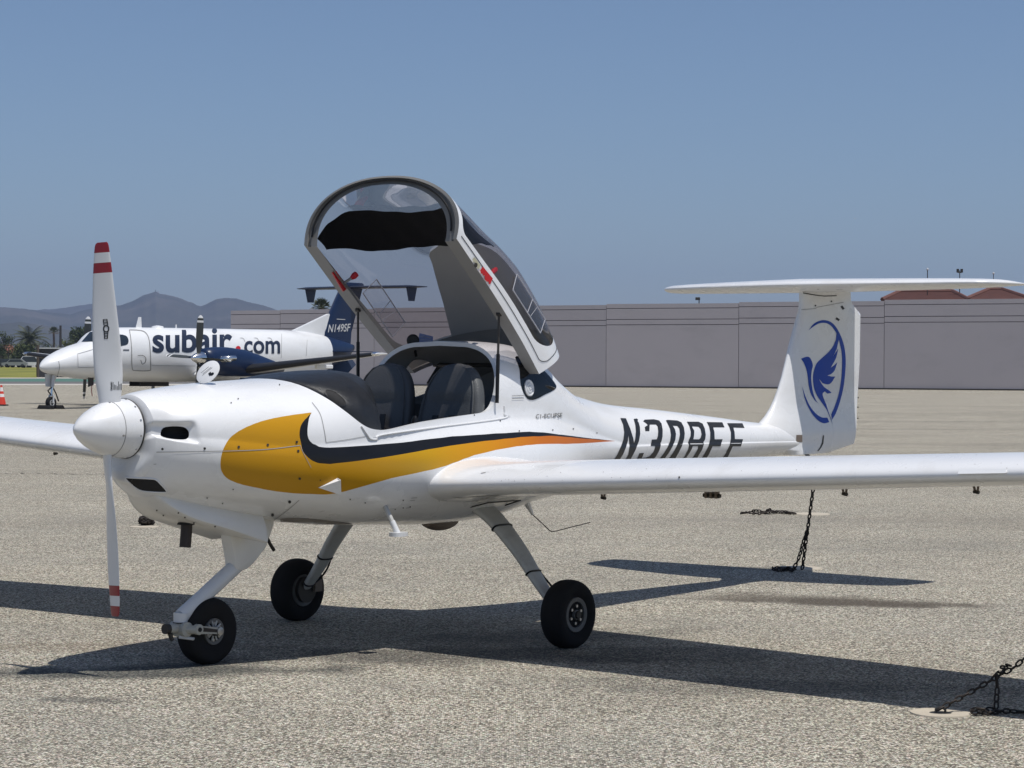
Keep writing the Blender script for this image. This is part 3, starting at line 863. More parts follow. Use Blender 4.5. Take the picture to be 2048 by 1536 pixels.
# dark fence panel wall behind the nose of the far aircraft
DKWALL = mat('dark_fence', (0.045, 0.045, 0.048), 0.8, var=0.1, vscale=0.5)
fw = empty('blast_fence', (at(75, 752, 262).x, at(75, 752, 262).y, 0)); tag(fw, 'dark grey windowless fence wall behind the turboprop nose', 'fence')
o0 = fw.location
fj = [77, 118, 160, 205, 250]
for a, c in zip(fj[:-1], fj[1:]):
    A, B = at(a, 750, 262), at(c, 750, 262); A.z = B.z = 0
    d = (B - A).normalized(); zt = at(120, 697.5, 262).z
    mb = MB(); cc = (A + B) / 2
    mb.box(Vector((cc.x, cc.y, zt / 2)) - o0, ((B - A).length - .06, .2, zt), DKWALL, Matrix.Rotation(math.atan2(d.y, d.x), 3, 'Z')); mb.build('panel', fw, smooth=False)
mb = MB(); A, B = at(76, 750, 261.7), at(250, 750, 261.7); mb.box(Vector(((A.x + B.x) / 2, (A.y + B.y) / 2, at(120, 697.5, 262).z + .06)) - o0, ((B - A).length, .35, .12), PALE, Matrix.Rotation(math.atan2((B - A).y, (B - A).x), 3, 'Z')); mb.build('cap_rail', fw, smooth=False)
mb = MB(); q = at(75.5, 750, 261.5); q.z = 0; mb.tube([q - o0, q - o0 + Vector((0, 0, at(75, 690, 262).z))], .16, BARK, 8); mb.build('post', fw)

# parked vehicles beyond the grass
def far_car(label, u, v, dist, L_, H_, m, yaw, group='vehicles parked beyond the grass'):
    p = at(u, v, dist); b0 = Vector((p.x, p.y, GB))
    c = empty('parked_car', b0, yaw); tag(c, label, 'car', group)
    mb = MB(); W_ = 1.75
    prof = [(-L_ / 2, .35), (-L_ / 2, .8), (-L_ * .3, .92), (-L_ * .16, H_), (L_ * .26, H_), (L_ * .42, .95), (L_ / 2, .85), (L_ / 2, .35)]
    rings = [[(x, s, z) for x, z in prof] for s in (-W_ / 2, W_ / 2)]
    mb.loft(rings, m, True, True); mb.build('body', c, smooth=False)
    for s in (-1, 1):
        y = s * (W_ / 2 + .01); mg = MB()
        mg.add([(-L_ * .26, y, .95), (-L_ * .15, y, H_ - .08), (L_ * .24, y, H_ - .08), (L_ * .36, y, .97)], [(0, 1, 2, 3)], COCKPIT_GLASS)
        mg.build('window', c, smooth=False)
    for sx in (-.3, .32):
        for s in (-1, 1):
            mw = MB(); mw.lathe([(-.1, .2), (-.1, .32), (.1, .32), (.1, .2)], RUBBER, 'y', (sx * L_, s * (W_ / 2 - .1), .32), 14); mw.build('wheel', c)
    return c
CARW = mat('car_white', (0.7, 0.7, 0.7), 0.3, coat=.5); CARD = mat('car_dark', (0.04, 0.045, 0.05), 0.3, coat=.5); CARS = mat('car_silver', (0.32, 0.33, 0.34), 0.35, metal=.4)
far_car('white van parked beyond the grass nearest the fence post', 56, 735, 405, 5.2, 2.0, CARW, .12)
far_car('pale silver car parked left of the white van', 30, 735, 404, 4.4, 1.5, CARS, .05)
far_car('dark car parked at the left edge beyond the grass', 9, 735, 406, 4.4, 1.5, CARD, .1)

# ------------------------------------------------------------------ haze
def haze_box():
    m = bpy.data.materials.new('haze_air'); m.use_nodes = True
    N, L = m.node_tree.nodes, m.node_tree.links
    N.remove(N['Principled BSDF'])
    out = [n for n in N if n.type == 'OUTPUT_MATERIAL'][0]
    v = N.new('ShaderNodeVolumePrincipled')
    v.inputs['Color'].default_value = (0.42, 0.54, 0.83, 1)
    v.inputs['Density'].default_value = HAZE
    v.inputs['Anisotropy'].default_value = 0.0
    L.new(v.outputs[0], out.inputs['Volume'])
    mb = MB(); mb.box((0, 3750, 169.0), (7600, 8500, 340.0), m)
    o = mb.build('haze', smooth=False); tag(o, kind='stuff')
    return o
HAZE = 1.25e-4
haze_box()

# ================================================================== THE LIGHT AIRCRAFT
AF = Frame((-2.0167, 10.3755, 0), 51.5696)
craft = empty('light_aircraft', AF.o, AF.rz)
tag(craft, 'white light aircraft with gold and black stripe and raised canopy in the foreground', 'aircraft')

_ST = np.array([
 # x,   T,    nu,  Ws,   zs,   W,    zc,   nl,  B
 (.33, 1.322, 2.0, .185, 1.14, .190, 1.12, 2.0, .895),
 (.40, 1.336, 2.0, .255, 1.13, .262, 1.10, 2.0, .835),
 (.56, 1.355, 2.1, .335, 1.12, .345, 1.07, 2.0, .785),
 (.75, 1.373, 2.2, .390, 1.10, .402, 1.04, 2.1, .748),
 (.95, 1.385, 2.2, .440, 1.08, .452, 1.02, 2.2, .722),
 (1.2, 1.398, 2.2, .490, 1.08, .507, 1.00, 2.3, .690),
 (1.5, 1.47,  2.3, .520, 1.09, .552, .98,  2.4, .652),
 (1.9, 1.53,  2.6, .515, 1.14, .575, .97,  2.4, .628),
 (2.4, 1.583, 3.0, .480, 1.185,.580, .96,  2.4, .608),
 (2.69,1.603, 3.2, .465, 1.195,.565, .96,  2.4, .616),
 (2.95,1.595, 3.0, .440, 1.19, .525, .97,  2.3, .645),
 (3.13,1.550, 2.7, .415, 1.17, .485, .97,  2.2, .672),
 (3.32,1.446, 2.4, .385, 1.14, .435, .98,  2.2, .692),
 (3.6, 1.330, 2.1, .340, 1.08, .365, .98,  2.1, .722),
 (3.75,1.298, 2.0, .310, 1.05, .328, .985, 2.0, .737),
 (4.1, 1.240, 2.0, .265, 1.00, .275, .985, 2.0, .762),
 (4.64,1.199, 2.0, .220, .995, .228, .985, 2.0, .792),
 (5.2, 1.153, 2.0, .180, .985, .187, .975, 2.0, .822),
 (5.8, 1.100, 2.0, .140, .975, .146, .967, 2.0, .855),
 (6.3, 1.065, 2.0, .086, .965, .090, .957, 2.0, .878),
 (6.85,1.00,  2.0, .025, .950, .028, .943, 2.0, .905)])
_FN = [pchip(_ST[:, 0], _ST[:, k]) for k in range(1, 9)]
def fus(x, u, off=0.0):
    """point on the port side of the fuselage shell; u runs 0 (top centre) to 1 (bottom centre)"""
    x, u = np.broadcast_arrays(np.asarray(x, float), np.asarray(u, float))
    T, nu, Ws, zs, W, zc, nl, B = [f(x) for f in _FN]
    a = np.clip((1 - u / .45), 0, 1) * np.pi / 2
    y1 = Ws * np.clip(np.cos(a), 0, 1) ** (2 / nu); z1 = zs + (T - zs) * np.clip(np.sin(a), 0, 1) ** (2 / nu)
    t = np.clip((u - .45) / .10, 0, 1)
    y2 = Ws + (W - Ws) * np.sin(t * np.pi / 2); z2 = zs + (zc - zs) * t
    b_ = np.clip((u - .55) / .45, 0, 1) * np.pi / 2
    y3 = W * np.clip(np.cos(b_), 0, 1) ** (2 / nl); z3 = zc - (zc - B) * np.clip(np.sin(b_), 0, 1) ** (2 / nl)
    y = np.where(u < .45, y1, np.where(u < .55, y2, y3)); z = np.where(u < .45, z1, np.where(u < .55, z2, z3))
    sm = lambda q: np.clip(q, 0, 1) ** 2 * (3 - 2 * np.clip(q, 0, 1))
    dent = 1 - .15 * sm((.500 - x) / .035) * sm((u - .345) / .05) * sm((.53 - u) / .07)      # hollow round the cheek inlet
    y = y * dent
    P = np.stack([x, y, z], -1)
    if off: P = P - fnorm(x, u) * off
    return P
def fnorm(x, u):
    h = 0.006; e = 0.012
    x = np.asarray(x, float); u = np.asarray(u, float)
    dx = fus(np.clip(x + h, .33, 6.85), u) - fus(np.clip(x - h, .33, 6.85), u)
    du = fus(x, np.clip(u + e, 0, 1)) - fus(x, np.clip(u - e, 0, 1))
    n = np.cross(du, dx); n = n / (np.linalg.norm(n, axis=-1, keepdims=True) + 1e-12)
    cen = fus(x, .55); cen = cen * np.array([1, 0, 1])
    s = np.sign((n * (fus(x, u) - cen)).sum(-1, keepdims=True)); s[s == 0] = 1
    n = n * s
    top = (u < 1e-6) | (u > 1 - 1e-6)
    n[..., 1] = np.where(top, 0, n[..., 1])
    return n / (np.linalg.norm(n, axis=-1, keepdims=True) + 1e-12)

_gx = np.arange(.33, 6.851, .02); _gu = np.linspace(0, 1, 161)
_GX, _GU = np.meshgrid(_gx, _gu, indexing='ij')
_PP = fus(_GX, _GU).reshape(-1, 3); _nu = len(_gu)
_QF = [(i * _nu + j, i * _nu + j + 1, (i + 1) * _nu + j + 1, (i + 1) * _nu + j) for i in range(len(_gx) - 1) for j in range(_nu - 1)]
hull = Caster(AF, _PP, _QF)
_ut = np.linspace(0, 1, 801)
def to_xu(q):
    """photo point -> (x, u) on the port shell"""
    h = hull.hit(*q)
    if h is None: return None
    p = h[0]; S = fus(p.x, _ut)
    d = (S[:, 1] - p.y) ** 2 + (S[:, 2] - p.z) ** 2
    return (p.x, float(_ut[d.argmin()]))
# ---------------- skin regions, traced as lines on the shell
def xu_line(pts, n=6, spline=True):
    P = crom(pts, n) if spline else pts
    out = []
    for q in P:
        r = to_xu(q)
        if r is not None: out.append(r)
    return out
OPEN = [(1.195, 0), (1.205, .05), (1.222, .11), (1.25, .2), (1.285, .265), (1.325, .32), (1.386, .376), (1.444, .406), (1.51, .42), (1.6, .427), (1.75, .431), (1.95, .436), (2.18, .441), (2.34, .443), (2.42, .442), (2.472, .434), (2.505, .414), (2.53, .385), (2.55, .345), (2.57, .29), (2.585, .22), (2.594, .14), (2.598, .07), (2.60, 0)]
OPEN = [OPEN[0]] + crom(OPEN[1:-1], 3) + [OPEN[-1]]
RWIN = crom([(2.80, .235), (2.775, .31), (2.752, .37), (2.775, .408), (2.83, .424), (2.93, .415), (3.05, .385), (3.135, .35), (3.155, .325), (3.10, .295), (3.0, .262), (2.88, .23)], 3, closed=True)
K_L = [(604, 847), (599, 867), (602, 886), (608, 906), (630, 924), (660, 928)]
K_B = [(660, 928), (758, 916), (904, 891), (1026, 876), (1100, 872), (1160, 876.5), (1231, 882)]
K_T = [(1231, 882), (1160, 874), (1075, 864), (1026, 865), (904, 873), (782, 887), (660, 895), (630, 889), (618, 879), (615, 862), (618, 838), (623, 825)]
G_B = [(1231, 882), (1160, 887), (1075, 889), (1014, 896), (948, 911), (880, 935), (782, 957), (675, 986), (620, 988), (570, 985), (520, 977), (480, 968), (455, 957), (443, 942), (441, 926), (443, 910), (449, 893), (460, 876), (478, 862), (505, 849), (540, 838), (590, 829), (623, 825)]
kl, kb, kt, gb = xu_line([(623, 825)] + K_L), xu_line(K_B), xu_line(K_T), xu_line(G_B)
BLACK_POLY = kl + kb[1:] + kt[1:-1]
GOLD_POLY = kl + kb[1:] + gb[1:-1]
INLET = crom([(.372, .40), (.41, .385), (.455, .39), (.472, .41), (.472, .455), (.455, .48), (.41, .495), (.372, .495), (.362, .45)], 3, closed=True)
INLET2 = crom([(.345, .742), (.385, .738), (.425, .775), (.46, .83), (.43, .865), (.385, .85), (.352, .80)], 3, closed=True)
US = 1.25                                                           # u is stretched so that triangles stay well shaped
def skin(side, name, features):
    loops, hol = [], []
    full = [(x, u * US) for x, u in OPEN]
    outer = [(.33, US * t) for t in np.linspace(0, 1, 61)] + [(x, US) for x in np.arange(.36, 6.85, .04)] + [(6.85, US * t) for t in np.linspace(1, 0, 41)] + [(x, 0.0) for x in np.arange(6.80, 2.61, -.05)] + [(x, u) for x, u in full[::-1]] + [(x, 0.0) for x in np.arange(1.16, .35, -.04)]
    for poly in (RWIN, INLET): hol.append([(x, u * US) for x, u in poly])
    feat = []
    if features:
        feat = [[(x, u * US) for x, u in BLACK_POLY], [(x, u * US) for x, u in GOLD_POLY]]
    gx = np.concatenate([np.arange(.338, .53, .008), np.arange(.5, 4.2, .028), np.arange(4.2, 6.84, .045)])
    gu = np.linspace(0, US, 101)[1:-1]
    X, Y = np.meshgrid(gx, gu, indexing='ij'); g = np.stack([X.ravel(), Y.ravel()], 1)
    g[:, 1] += (np.arange(len(g)) % 2) * 0.004
    g = g[~inpoly(g, full + [(2.6, -.1), (1.195, -.1)])]
    V, T = cdt(outer, hol + feat, g)
    c = V[T].mean(1)
    keep = inpoly(c, outer)
    for h in hol: keep &= ~inpoly(c, h)
    T = T[keep]; c = c[keep]
    mids = np.zeros(len(T), int)
    if features:
        k = inpoly(c, feat[0]); g_ = inpoly(c, feat[1]) & ~k
        mids[k] = 1; mids[g_] = 2
    P = fus(V[:, 0], V[:, 1] / US); Nn = fnorm(V[:, 0], V[:, 1] / US)
    if side < 0: P = P * np.array([1, -1, 1]); Nn = Nn * np.array([1, -1, 1])
    return P, T, Nn, mids

def both_sides(mb, nr, features=True):
    for side in (1, -1):
        P, T, Nn, mids = skin(side, '', features)
        o = len(mb.v)
        for k, m in enumerate((WHITE, BLACK_PAINT, STRIPE)): mb.slot(m)
        mb.v.extend([tuple(map(float, p)) for p in P])
        for t, mi in zip(T, mids):
            a, b_, c = P[t[0]], P[t[1]], P[t[2]]
            fn = np.cross(b_ - a, c - a)
            q = t if fn @ Nn[t[0]] > 0 else t[::-1]
            mb.f.append(tuple(int(i) + o for i in q)); mb.mi.append(int(mi))
        nr.extend([tuple(n) for n in Nn])
fz, fzn = MB(), []
both_sides(fz, fzn)
# nose bowl closing the front behind the spinner
def nose_ring(s, x_low, x_top):
    ring = []
    us = np.linspace(0, 1, 41)
    P = fus(.33, us)
    pts = [(p[1], p[2]) for p in P] + [(-p[1], p[2]) for p in P[-2:0:-1]]
    for y, z in pts:
        yy, zz = y * s, 1.075 + (z - 1.075) * s
        k = np.clip((zz - .93) / .12, 0, 1)
        ring.append((x_low + (x_top - x_low) * k, yy, zz))
    return ring
nb_ = MB()
nb_.loft([nose_ring(1, .33, .33), nose_ring(.93, .300, .322), nose_ring(.82, .284, .316), nose_ring(.6, .280, .312), nose_ring(.3, .282, .312)], WHITE, True, True)
fuselage = fz.build('fuselage', craft, flip=True, recalc=False, normals=fzn)
nb_.build('nose_bowl', craft, flip=True, angle=60)

# rims of the openings, glass of the rear windows, dark ducts behind the inlets
def rim(mb, poly, depth, m, side, closed=True):
    A = np.array([p for p in poly]); o = fus(A[:, 0], A[:, 1]); i = fus(A[:, 0], A[:, 1], depth)
    mid = fus(A[:, 0], A[:, 1], depth * .15)
    s = np.array([1, side, 1])
    rings = [o * s, mid * s, i * s]
    mb.loft([[tuple(p) for p in r] for r in rings], m, closed=closed)
mb = MB()
for s in (1, -1):
    rim(mb, OPEN, .024, WHITE, s, False); rim(mb, RWIN, .025, SEAM_DARK, s)
mb.build('cockpit_rim', craft, flip=True, angle=50)
for s, nm in ((1, 'rear_window'), (-1, 'rear_window')):
    V, T = cdt_poly([(x, u * US) for x, u in RWIN], [], .04)
    P = fus(V[:, 0], V[:, 1] / US, -.003 if s > 0 else 0.004) * np.array([1, s, 1]); Nn = fnorm(V[:, 0], V[:, 1] / US) * np.array([1, s, 1])
    mb = MB(); mb.add(P, T, GLASS_DARK if s > 0 else GLASS_CLEAR); w_ = mb.build(nm, craft, flip=True, recalc=False, normals=[tuple(n) for n in Nn])
    if s > 0:
        c_ = hull.hit(1057, 776); n_ = c_[1]; p_ = c_[0]
        R = n_.to_track_quat('Z', 'Y').to_matrix()
        mv = MB(); mv.lathe([(0.0, .046), (.008, .046), (.010, .040), (.006, .036), (.006, .030), (.010, .026), (.010, .012), (.014, .010)], PALE, 'z', p_, 24, R); mv.build('air_vent', w_, flip=True)
for s in (1, -1):
    mb = MB()
    rim(mb, INLET, .012, WHITE, s); mb.build('inlet_lip', craft, flip=True)
    for poly in (INLET,):
        V, T = cdt_poly([(x, u * US) for x, u in poly], [], .03)
        P = fus(V[:, 0], V[:, 1] / US, .05) * np.array([.97, s, 1]) + np.array([.012, 0, 0])
        md_ = MB(); md_.add(P, T, DARKHOLE)
        A = np.array(poly); o = fus(A[:, 0], A[:, 1], .002) * np.array([1, s, 1]); i = fus(A[:, 0], A[:, 1], .05) * np.array([.97, s, 1]) + np.array([.012, 0, 0])
        md_.loft([[tuple(p) for p in o], [tuple(p) for p in i]], DARKHOLE, True)
        md_.build('air_inlet', craft, flip=True)

# cabin lining under the shell
mb = MB()
for s in (1, -1):
    outer = [(1.30, US * t) for t in np.linspace(.36, 1, 30)] + [(x, US) for x in np.arange(1.36, 3.3, .06)] + [(3.30, US * t) for t in np.linspace(1, 0, 30)] + [(x, 0.0) for x in np.arange(3.24, 2.61, -.06)] + [(x, u * US) for x, u in OPEN[::-1] if x > 1.34]
    hol = [[(x, u * US) for x, u in RWIN]]
    X, Y = np.meshgrid(np.arange(1.33, 3.29, .05), np.linspace(0, US, 40)[1:-1], indexing='ij'); g = np.stack([X.ravel(), Y.ravel()], 1)
    V, T = cdt(outer, hol, g); c = V[T].mean(1); k = inpoly(c, outer) & ~inpoly(c, hol[0]); T = T[k]; c = c[k]
    P = fus(V[:, 0], V[:, 1] / US, .023) * np.array([1, s, 1])
    up = c[:, 1] / US < .44
    mb.add(P, T[~up], CABIN); mb.add(P, T[up], LINING)
mb.build('cabin_lining', craft, flip=True, angle=60)
mb = MB()
ring = lambda x, off: [tuple(p) for p in fus(x, np.linspace(0, 1, 41), off)] + [tuple(p * np.array([1, -1, 1])) for p in fus(x, np.linspace(1, 0, 41)[1:-1], off)]
mb.add(ring(3.27, .03), [tuple(range(80))], LINING); mb.build('rear_bulkhead', craft, flip=True, smooth=False)
mb = MB()
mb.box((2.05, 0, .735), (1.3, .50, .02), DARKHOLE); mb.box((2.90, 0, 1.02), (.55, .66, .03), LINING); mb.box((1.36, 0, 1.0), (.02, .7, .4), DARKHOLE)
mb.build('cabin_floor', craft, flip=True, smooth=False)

# glareshield: black dome ahead of the seats
gs = MB(); rings = []
Tg = pchip([1.2, 1.3, 1.42, 1.644, 1.8, 1.90, 1.97, 2.03, 2.06], [1.394, 1.412, 1.429, 1.441, 1.430, 1.402, 1.362, 1.29, 1.20])
ox = np.array([p[0] for p in OPEN]); ou = np.array([p[1] for p in OPEN])
kk = ox < 2.0
for x in list(np.linspace(1.202, 1.5, 16)) + list(np.linspace(1.53, 2.06, 26)):
    u0 = float(np.interp(x, ox[kk], ou[kk]))
    b0 = fus(x, u0, .012); yb, zb = b0[1], b0[2] - .012
    if x > 1.45:
        f = min(1, (x - 1.45) / .15); yb = min(yb - .015 * f, .96 * (2.07 - x) + .015); zb = zb - .05 * f
    T_ = float(Tg(x)); r = []
    for k in range(33):
        a = math.pi * k / 32; cx, sx = math.cos(a), math.sin(a)
        r.append((x, math.copysign(abs(cx) ** (2 / 2.35), cx) * yb, zb + max(T_ - zb, .01) * sx ** (2 / 2.35)))
    rings.append(r)
gs.loft(rings, GLARE, closed=False)
last = rings[-1]; edge = [r[0] for r in rings if r[0][0] > 1.5] + [r[-1] for r in rings if r[0][0] > 1.5][::-1]
gs.loft([edge, [(p[0] - .01, p[1] * .98, p[2] - .12) for p in edge], [(p[0] - .05, p[1] * .95, .86) for p in edge]], GLARE, closed=False)
glare = gs.build('glareshield', craft, flip=True, angle=50)
gcast = Caster(AF, gs.v, gs.f)
V, T = cdt_poly(crom([(652, 779), (668, 783), (684, 795), (692, 806), (686, 812), (672, 808), (657, 796), (650, 785)], 4, True), [], 5)
md_, nn = MB(), []; gcast.decal(V, T, DARKHOLE, .002, md_, nn); gcast.ribbon(md_, nn, crom([(652, 779), (668, 783), (684, 795), (692, 806), (686, 812), (672, 808), (657, 796), (650, 785), (652, 779)], 4), 2.2, GLARE, .004)
md_.build('air_vent', glare, flip=True, recalc=False, normals=nn)
# compass-like dark column and stick in front of the seats
for sy, nm in ((.24, 'control_stick'), (-.24, 'control_stick')):
    mb = MB(); mb.tube([(2.10, sy, .73), (2.08, sy, .95), (2.12, sy, 1.12)], [.014, .013, .018], DARKSTEEL, 8); mb.lathe([(0, .018), (.02, .022), (.10, .020), (.12, .01)], BLACK_PAINT, 'z', (2.12, sy, 1.08), 12); mb.build(nm, craft, flip=True)

# seats
for sy in (.245, -.245):
    seat = empty('seat'); seat.parent = craft; 
    bk = MB(); rings = []
    Z = [.84, .92, 1.05, 1.16, 1.24, 1.31, 1.37, 1.415, 1.45, 1.47, 1.478]
    Wd = [.195, .205, .212, .214, .208, .196, .176, .148, .108, .062, .012]
    Th = [.05, .055, .06, .06, .058, .055, .05, .045, .038, .028, .01]
    wz, tz = pchip(Z, Wd), pchip(Z, Th)
    for z in list(np.linspace(.84, 1.40, 20)) + list(np.linspace(1.415, 1.478, 9)):
        w, t = float(wz(z)), float(tz(z)); xc = 2.335 + .21 * (z - .84)
        r = []
        for k in range(32):
            a = 2 * math.pi * k / 32; c, s = math.cos(a), math.sin(a)
            yy = math.copysign(abs(c) ** .62, c) * w; xx = math.copysign(abs(s) ** .62, s) * t
            if s < 0: xx += t * .55 * (1 - (yy / (w + 1e-6)) ** 2) * (.6 if z < 1.3 else .15)
            r.append((xc + xx, sy + yy, z))
        rings.append(r)
    bk.loft(rings, LEATHER, True, True); back = bk.build('backrest', seat, flip=True, angle=60)
    pp = MB()
    line = []
    for z in list(np.linspace(.9, 1.45, 14)):
        w, t = float(wz(z)), float(tz(z)); line.append((2.335 + .21 * (z - .84) - t * .80, sy + w * .86, z))
    top = [(2.335 + .21 * (1.468 - .84) - .02, sy, 1.470)]
    l2 = [(p[0], 2 * sy - p[1], p[2]) for p in line[::-1]]
    pp.tube(line + top + l2, .0045, LEATHER, 6)
    pp.tube([(2.335 + .21 * (1.13 - .84) - .058, sy + d * .165, 1.13 - .01 * abs(d)) for d in np.linspace(-1, 1, 9)], .004, SEAM_DARK, 6)
    pp.build('piping', seat, flip=True)
    cu = MB(); rings = []
    for k in range(13):
        f = k / 12; x = 1.92 + .46 * f; hgt = .085 * (1 - (2 * f - 1) ** 8) + .005; r = []
        for j in range(24):
            a = 2 * math.pi * j / 24; c, s = math.cos(a), math.sin(a)
            r.append((x, sy + math.copysign(abs(c) ** .5, c) * .205, .885 - .06 * f + math.copysign(abs(s) ** .6, s) * hgt + (.02 * (1 if abs(c) > .8 else 0) if s > 0 else 0)))
        rings.append(r)
    cu.loft(rings, LEATHER, True, True); cu.build('cushion', seat, flip=True, angle=60)
    bl = MB()
    for q in (-1, 1):
        pts = [(2.33, sy + q * .12, .95), (2.25, sy + q * .13, .985), (2.15, sy + q * .07, 1.0), (2.08, sy + q * .02, .985)]
        rings = [[(p[0], p[1] - .022, p[2]), (p[0], p[1] + .022, p[2]), (p[0], p[1] + .022, p[2] + .004), (p[0], p[1] - .022, p[2] + .004)] for p in pts]
        bl.loft(rings, PALE if sy < 0 and q > 0 or sy > 0 and q < 0 else BLACK_PAINT, True, True)
    for q in (-1, 1):
        pts = [(2.335 + .21 * (z - .84) - .062, sy + q * (.05 + .03 * (1.4 - z)), z) for z in np.linspace(.98, 1.20, 6)]
        bl.loft([[(p[0], p[1] - .02, p[2]), (p[0], p[1] + .02, p[2]), (p[0] - .004, p[1] + .02, p[2]), (p[0] - .004, p[1] - .02, p[2])] for p in pts], BLACK_PAINT, True, True)
    bl.build('seat_belt', seat, flip=True)
mb = MB(); mb.hexa([(2.0, -.035, .75), (2.0, -.03, .98), (2.0, .035, .75), (2.0, .03, .98), (2.5, -.035, .75), (2.5, -.03, 1.03), (2.5, .035, .75), (2.5, .03, 1.03)], LEATHER); mb.build('centre_console', craft, flip=True, bevel=.012)

# ---------------- seams, fasteners, letters on the shell
smb, snr = MB(), []
for line, w_, m in (
    ([(283, 893), (300, 903), (330, 904), (450, 902), (530, 899), (600, 891)], 1.5, SEAM),
    ([(600, 891), (606, 905), (622, 935)], 1.0, SEAM),
    ([(624, 805), (640, 828), (648, 860), (652, 885)], 1.3, SEAM),
    ([(652, 885), (690, 880), (735, 872)], 1.2, SEAM),
    ([(878, 1003), (877, 985), (882, 968), (897, 952), (922, 940), (955, 931), (985, 926), (1020, 925), (1050, 928)], 1.5, SEAM),
    ([(548, 1040), (575, 1020), (598, 1000)], 1.1, SEAM),
    ([(735, 872), (737, 880), (757, 880), (762, 872), (1000, 838), (1010, 830)], 1.6, PALE)):
    hull.ribbon(smb, snr, crom(line, 6), w_, m, .0018)
smb.build('panel_seam', craft, flip=True, recalc=False, normals=snr)
smb, snr = MB(), []
hull.dots(smb, snr, [(325, 898), (409, 897)], 2.6, SEAM_DARK)
hull.dots(smb, snr, [(477, 894), (535, 890), (593, 884), (596, 902), (599, 957)], 2.6, EXHAUST)
hull.dots(smb, snr, [(579, 1003), (545, 1029)], 3.2, SEAM_DARK)
hull.dots(smb, snr, [(414, 995), (445, 1006), (466, 978), (559, 770), (476, 798), (462, 806), (640, 960), (700, 998), (730, 1005), (806, 1000), (806, 1015), (820, 1013), (790, 1018), (1038, 862), (948, 830), (1000, 842), (1105, 860), (1193, 866), (1146, 858)], 1.3, EXHAUST)
o_ = smb.build('fasteners', craft, flip=True, recalc=False, normals=snr); o_['kind'] = 'stuff'
hull.shape('exhaust_grime', [(crom([(551, 1041), (575, 1036), (620, 1037), (660, 1041), (705, 1048), (690, 1053), (640, 1054), (590, 1053), (556, 1050)], 4, True), [])], GRIME, craft, .0018, 5)
lm = MB(); lh = [hull.hit(*q, .003) for q in crom([(722, 852), (733, 868), (740, 877), (752, 878), (762, 870), (850, 857), (1000, 838), (1008, 828), (1008, 812)], 8)]; lm.tube([h[0] for h in lh if h], .0055, WHITE, 6); lm.build('sill_lip', craft, flip=True)
# faint data lines behind the rear window, scuffs and labels low on the flank
smb, snr = MB(), []
for y_ in (791, 796.5): hull.ribbon(smb, snr, [(1023, y_ + 1), (1047, y_)], 1.4, SEAM, .004)
for (x_, y_, l_) in ((822, 996, 12), (820, 1001, 10), (812, 1016, 7), (295, 929, 18)): hull.ribbon(smb, snr, [(x_, y_), (x_ + l_, y_ - 1)], 1.0, SEAM, .0018)
smb.build('data_plate', craft, flip=True, recalc=False, normals=snr)

def c5(pts): return [(1100 + x / 4.096, 740 + y / 4.096) for x, y in pts]
GL = [
 ([(575, 395), (597, 447), (606, 510), (600, 565), (582, 620), (550, 690), (505, 765), (548, 765), (596, 690), (622, 630), (636, 580), (641, 530), (640, 490), (625, 440), (612, 397)], []),
 ([(590, 396), (620, 397), (655, 480), (680, 560), (690, 620), (672, 690), (640, 765), (600, 765), (640, 690), (650, 620), (643, 545), (620, 460)], []),
 ([(684, 402), (710, 399), (720, 408), (716, 420), (726, 434), (735, 470), (737, 525), (727, 580), (700, 650), (672, 705), (640, 765), (600, 765), (650, 690), (680, 620), (697, 560), (702, 500), (697, 450)], []),
 ([(762, 420), (775, 408), (850, 405), (892, 415), (912, 440), (921, 490), (920, 545), (912, 582), (903, 597), (906, 615), (895, 655), (870, 700), (838, 742), (805, 760), (690, 765), (718, 715), (730, 682), (768, 678), (762, 692), (750, 722), (785, 718), (815, 705), (845, 670), (860, 630), (858, 622), (823, 622), (832, 570), (872, 568), (882, 540), (885, 500), (880, 462), (866, 447), (815, 447), (812, 500), (780, 500), (775, 468), (800, 452), (790, 440)], []),
 ([(948, 415), (960, 410), (1040, 415), (1075, 430), (1095, 470), (1102, 520), (1098, 560), (1080, 620), (1050, 680), (1020, 730), (995, 765), (868, 765), (925, 690), (962, 630), (983, 580), (989, 530), (981, 480), (962, 440)], [[(1003, 457), (1040, 458), (1058, 480), (1063, 525), (1055, 570), (1035, 625), (1005, 680), (975, 722), (938, 722), (970, 680), (1005, 620), (1025, 570), (1030, 525), (1022, 485)]]),
 ([(1120, 425), (1215, 425), (1248, 440), (1266, 480), (1274, 530), (1270, 565), (1255, 590), (1258, 610), (1245, 650), (1215, 700), (1180, 765), (1060, 765), (1105, 700), (1130, 650), (1138, 610), (1128, 597), (1137, 570), (1150, 540), (1152, 505), (1140, 460)], [[(1160, 462), (1215, 465), (1232, 485), (1240, 525), (1232, 555), (1220, 568), (1172, 568), (1178, 540), (1180, 500)], [(1168, 622), (1212, 622), (1210, 645), (1185, 690), (1165, 722), (1110, 722), (1140, 680), (1160, 645)]]),
 ([(1283, 428), (1410, 430), (1428, 470), (1335, 470), (1345, 510), (1347, 568), (1412, 567), (1395, 625), (1330, 625), (1300, 690), (1252, 765), (1210, 765), (1262, 690), (1298, 620), (1311, 560), (1311, 510), (1302, 465)], []),
 ([(1450, 437), (1575, 438), (1592, 475), (1500, 472), (1510, 510), (1513, 566), (1580, 567), (1562, 625), (1495, 625), (1465, 690), (1430, 755), (1388, 755), (1436, 685), (1470, 615), (1481, 560), (1480, 510), (1468, 470)], [])]
hull.shape('registration', [(c5(a), [c5(h) for h in hs]) for a, hs in GL], LETTER_BLACK, craft, .0022, 4.0)
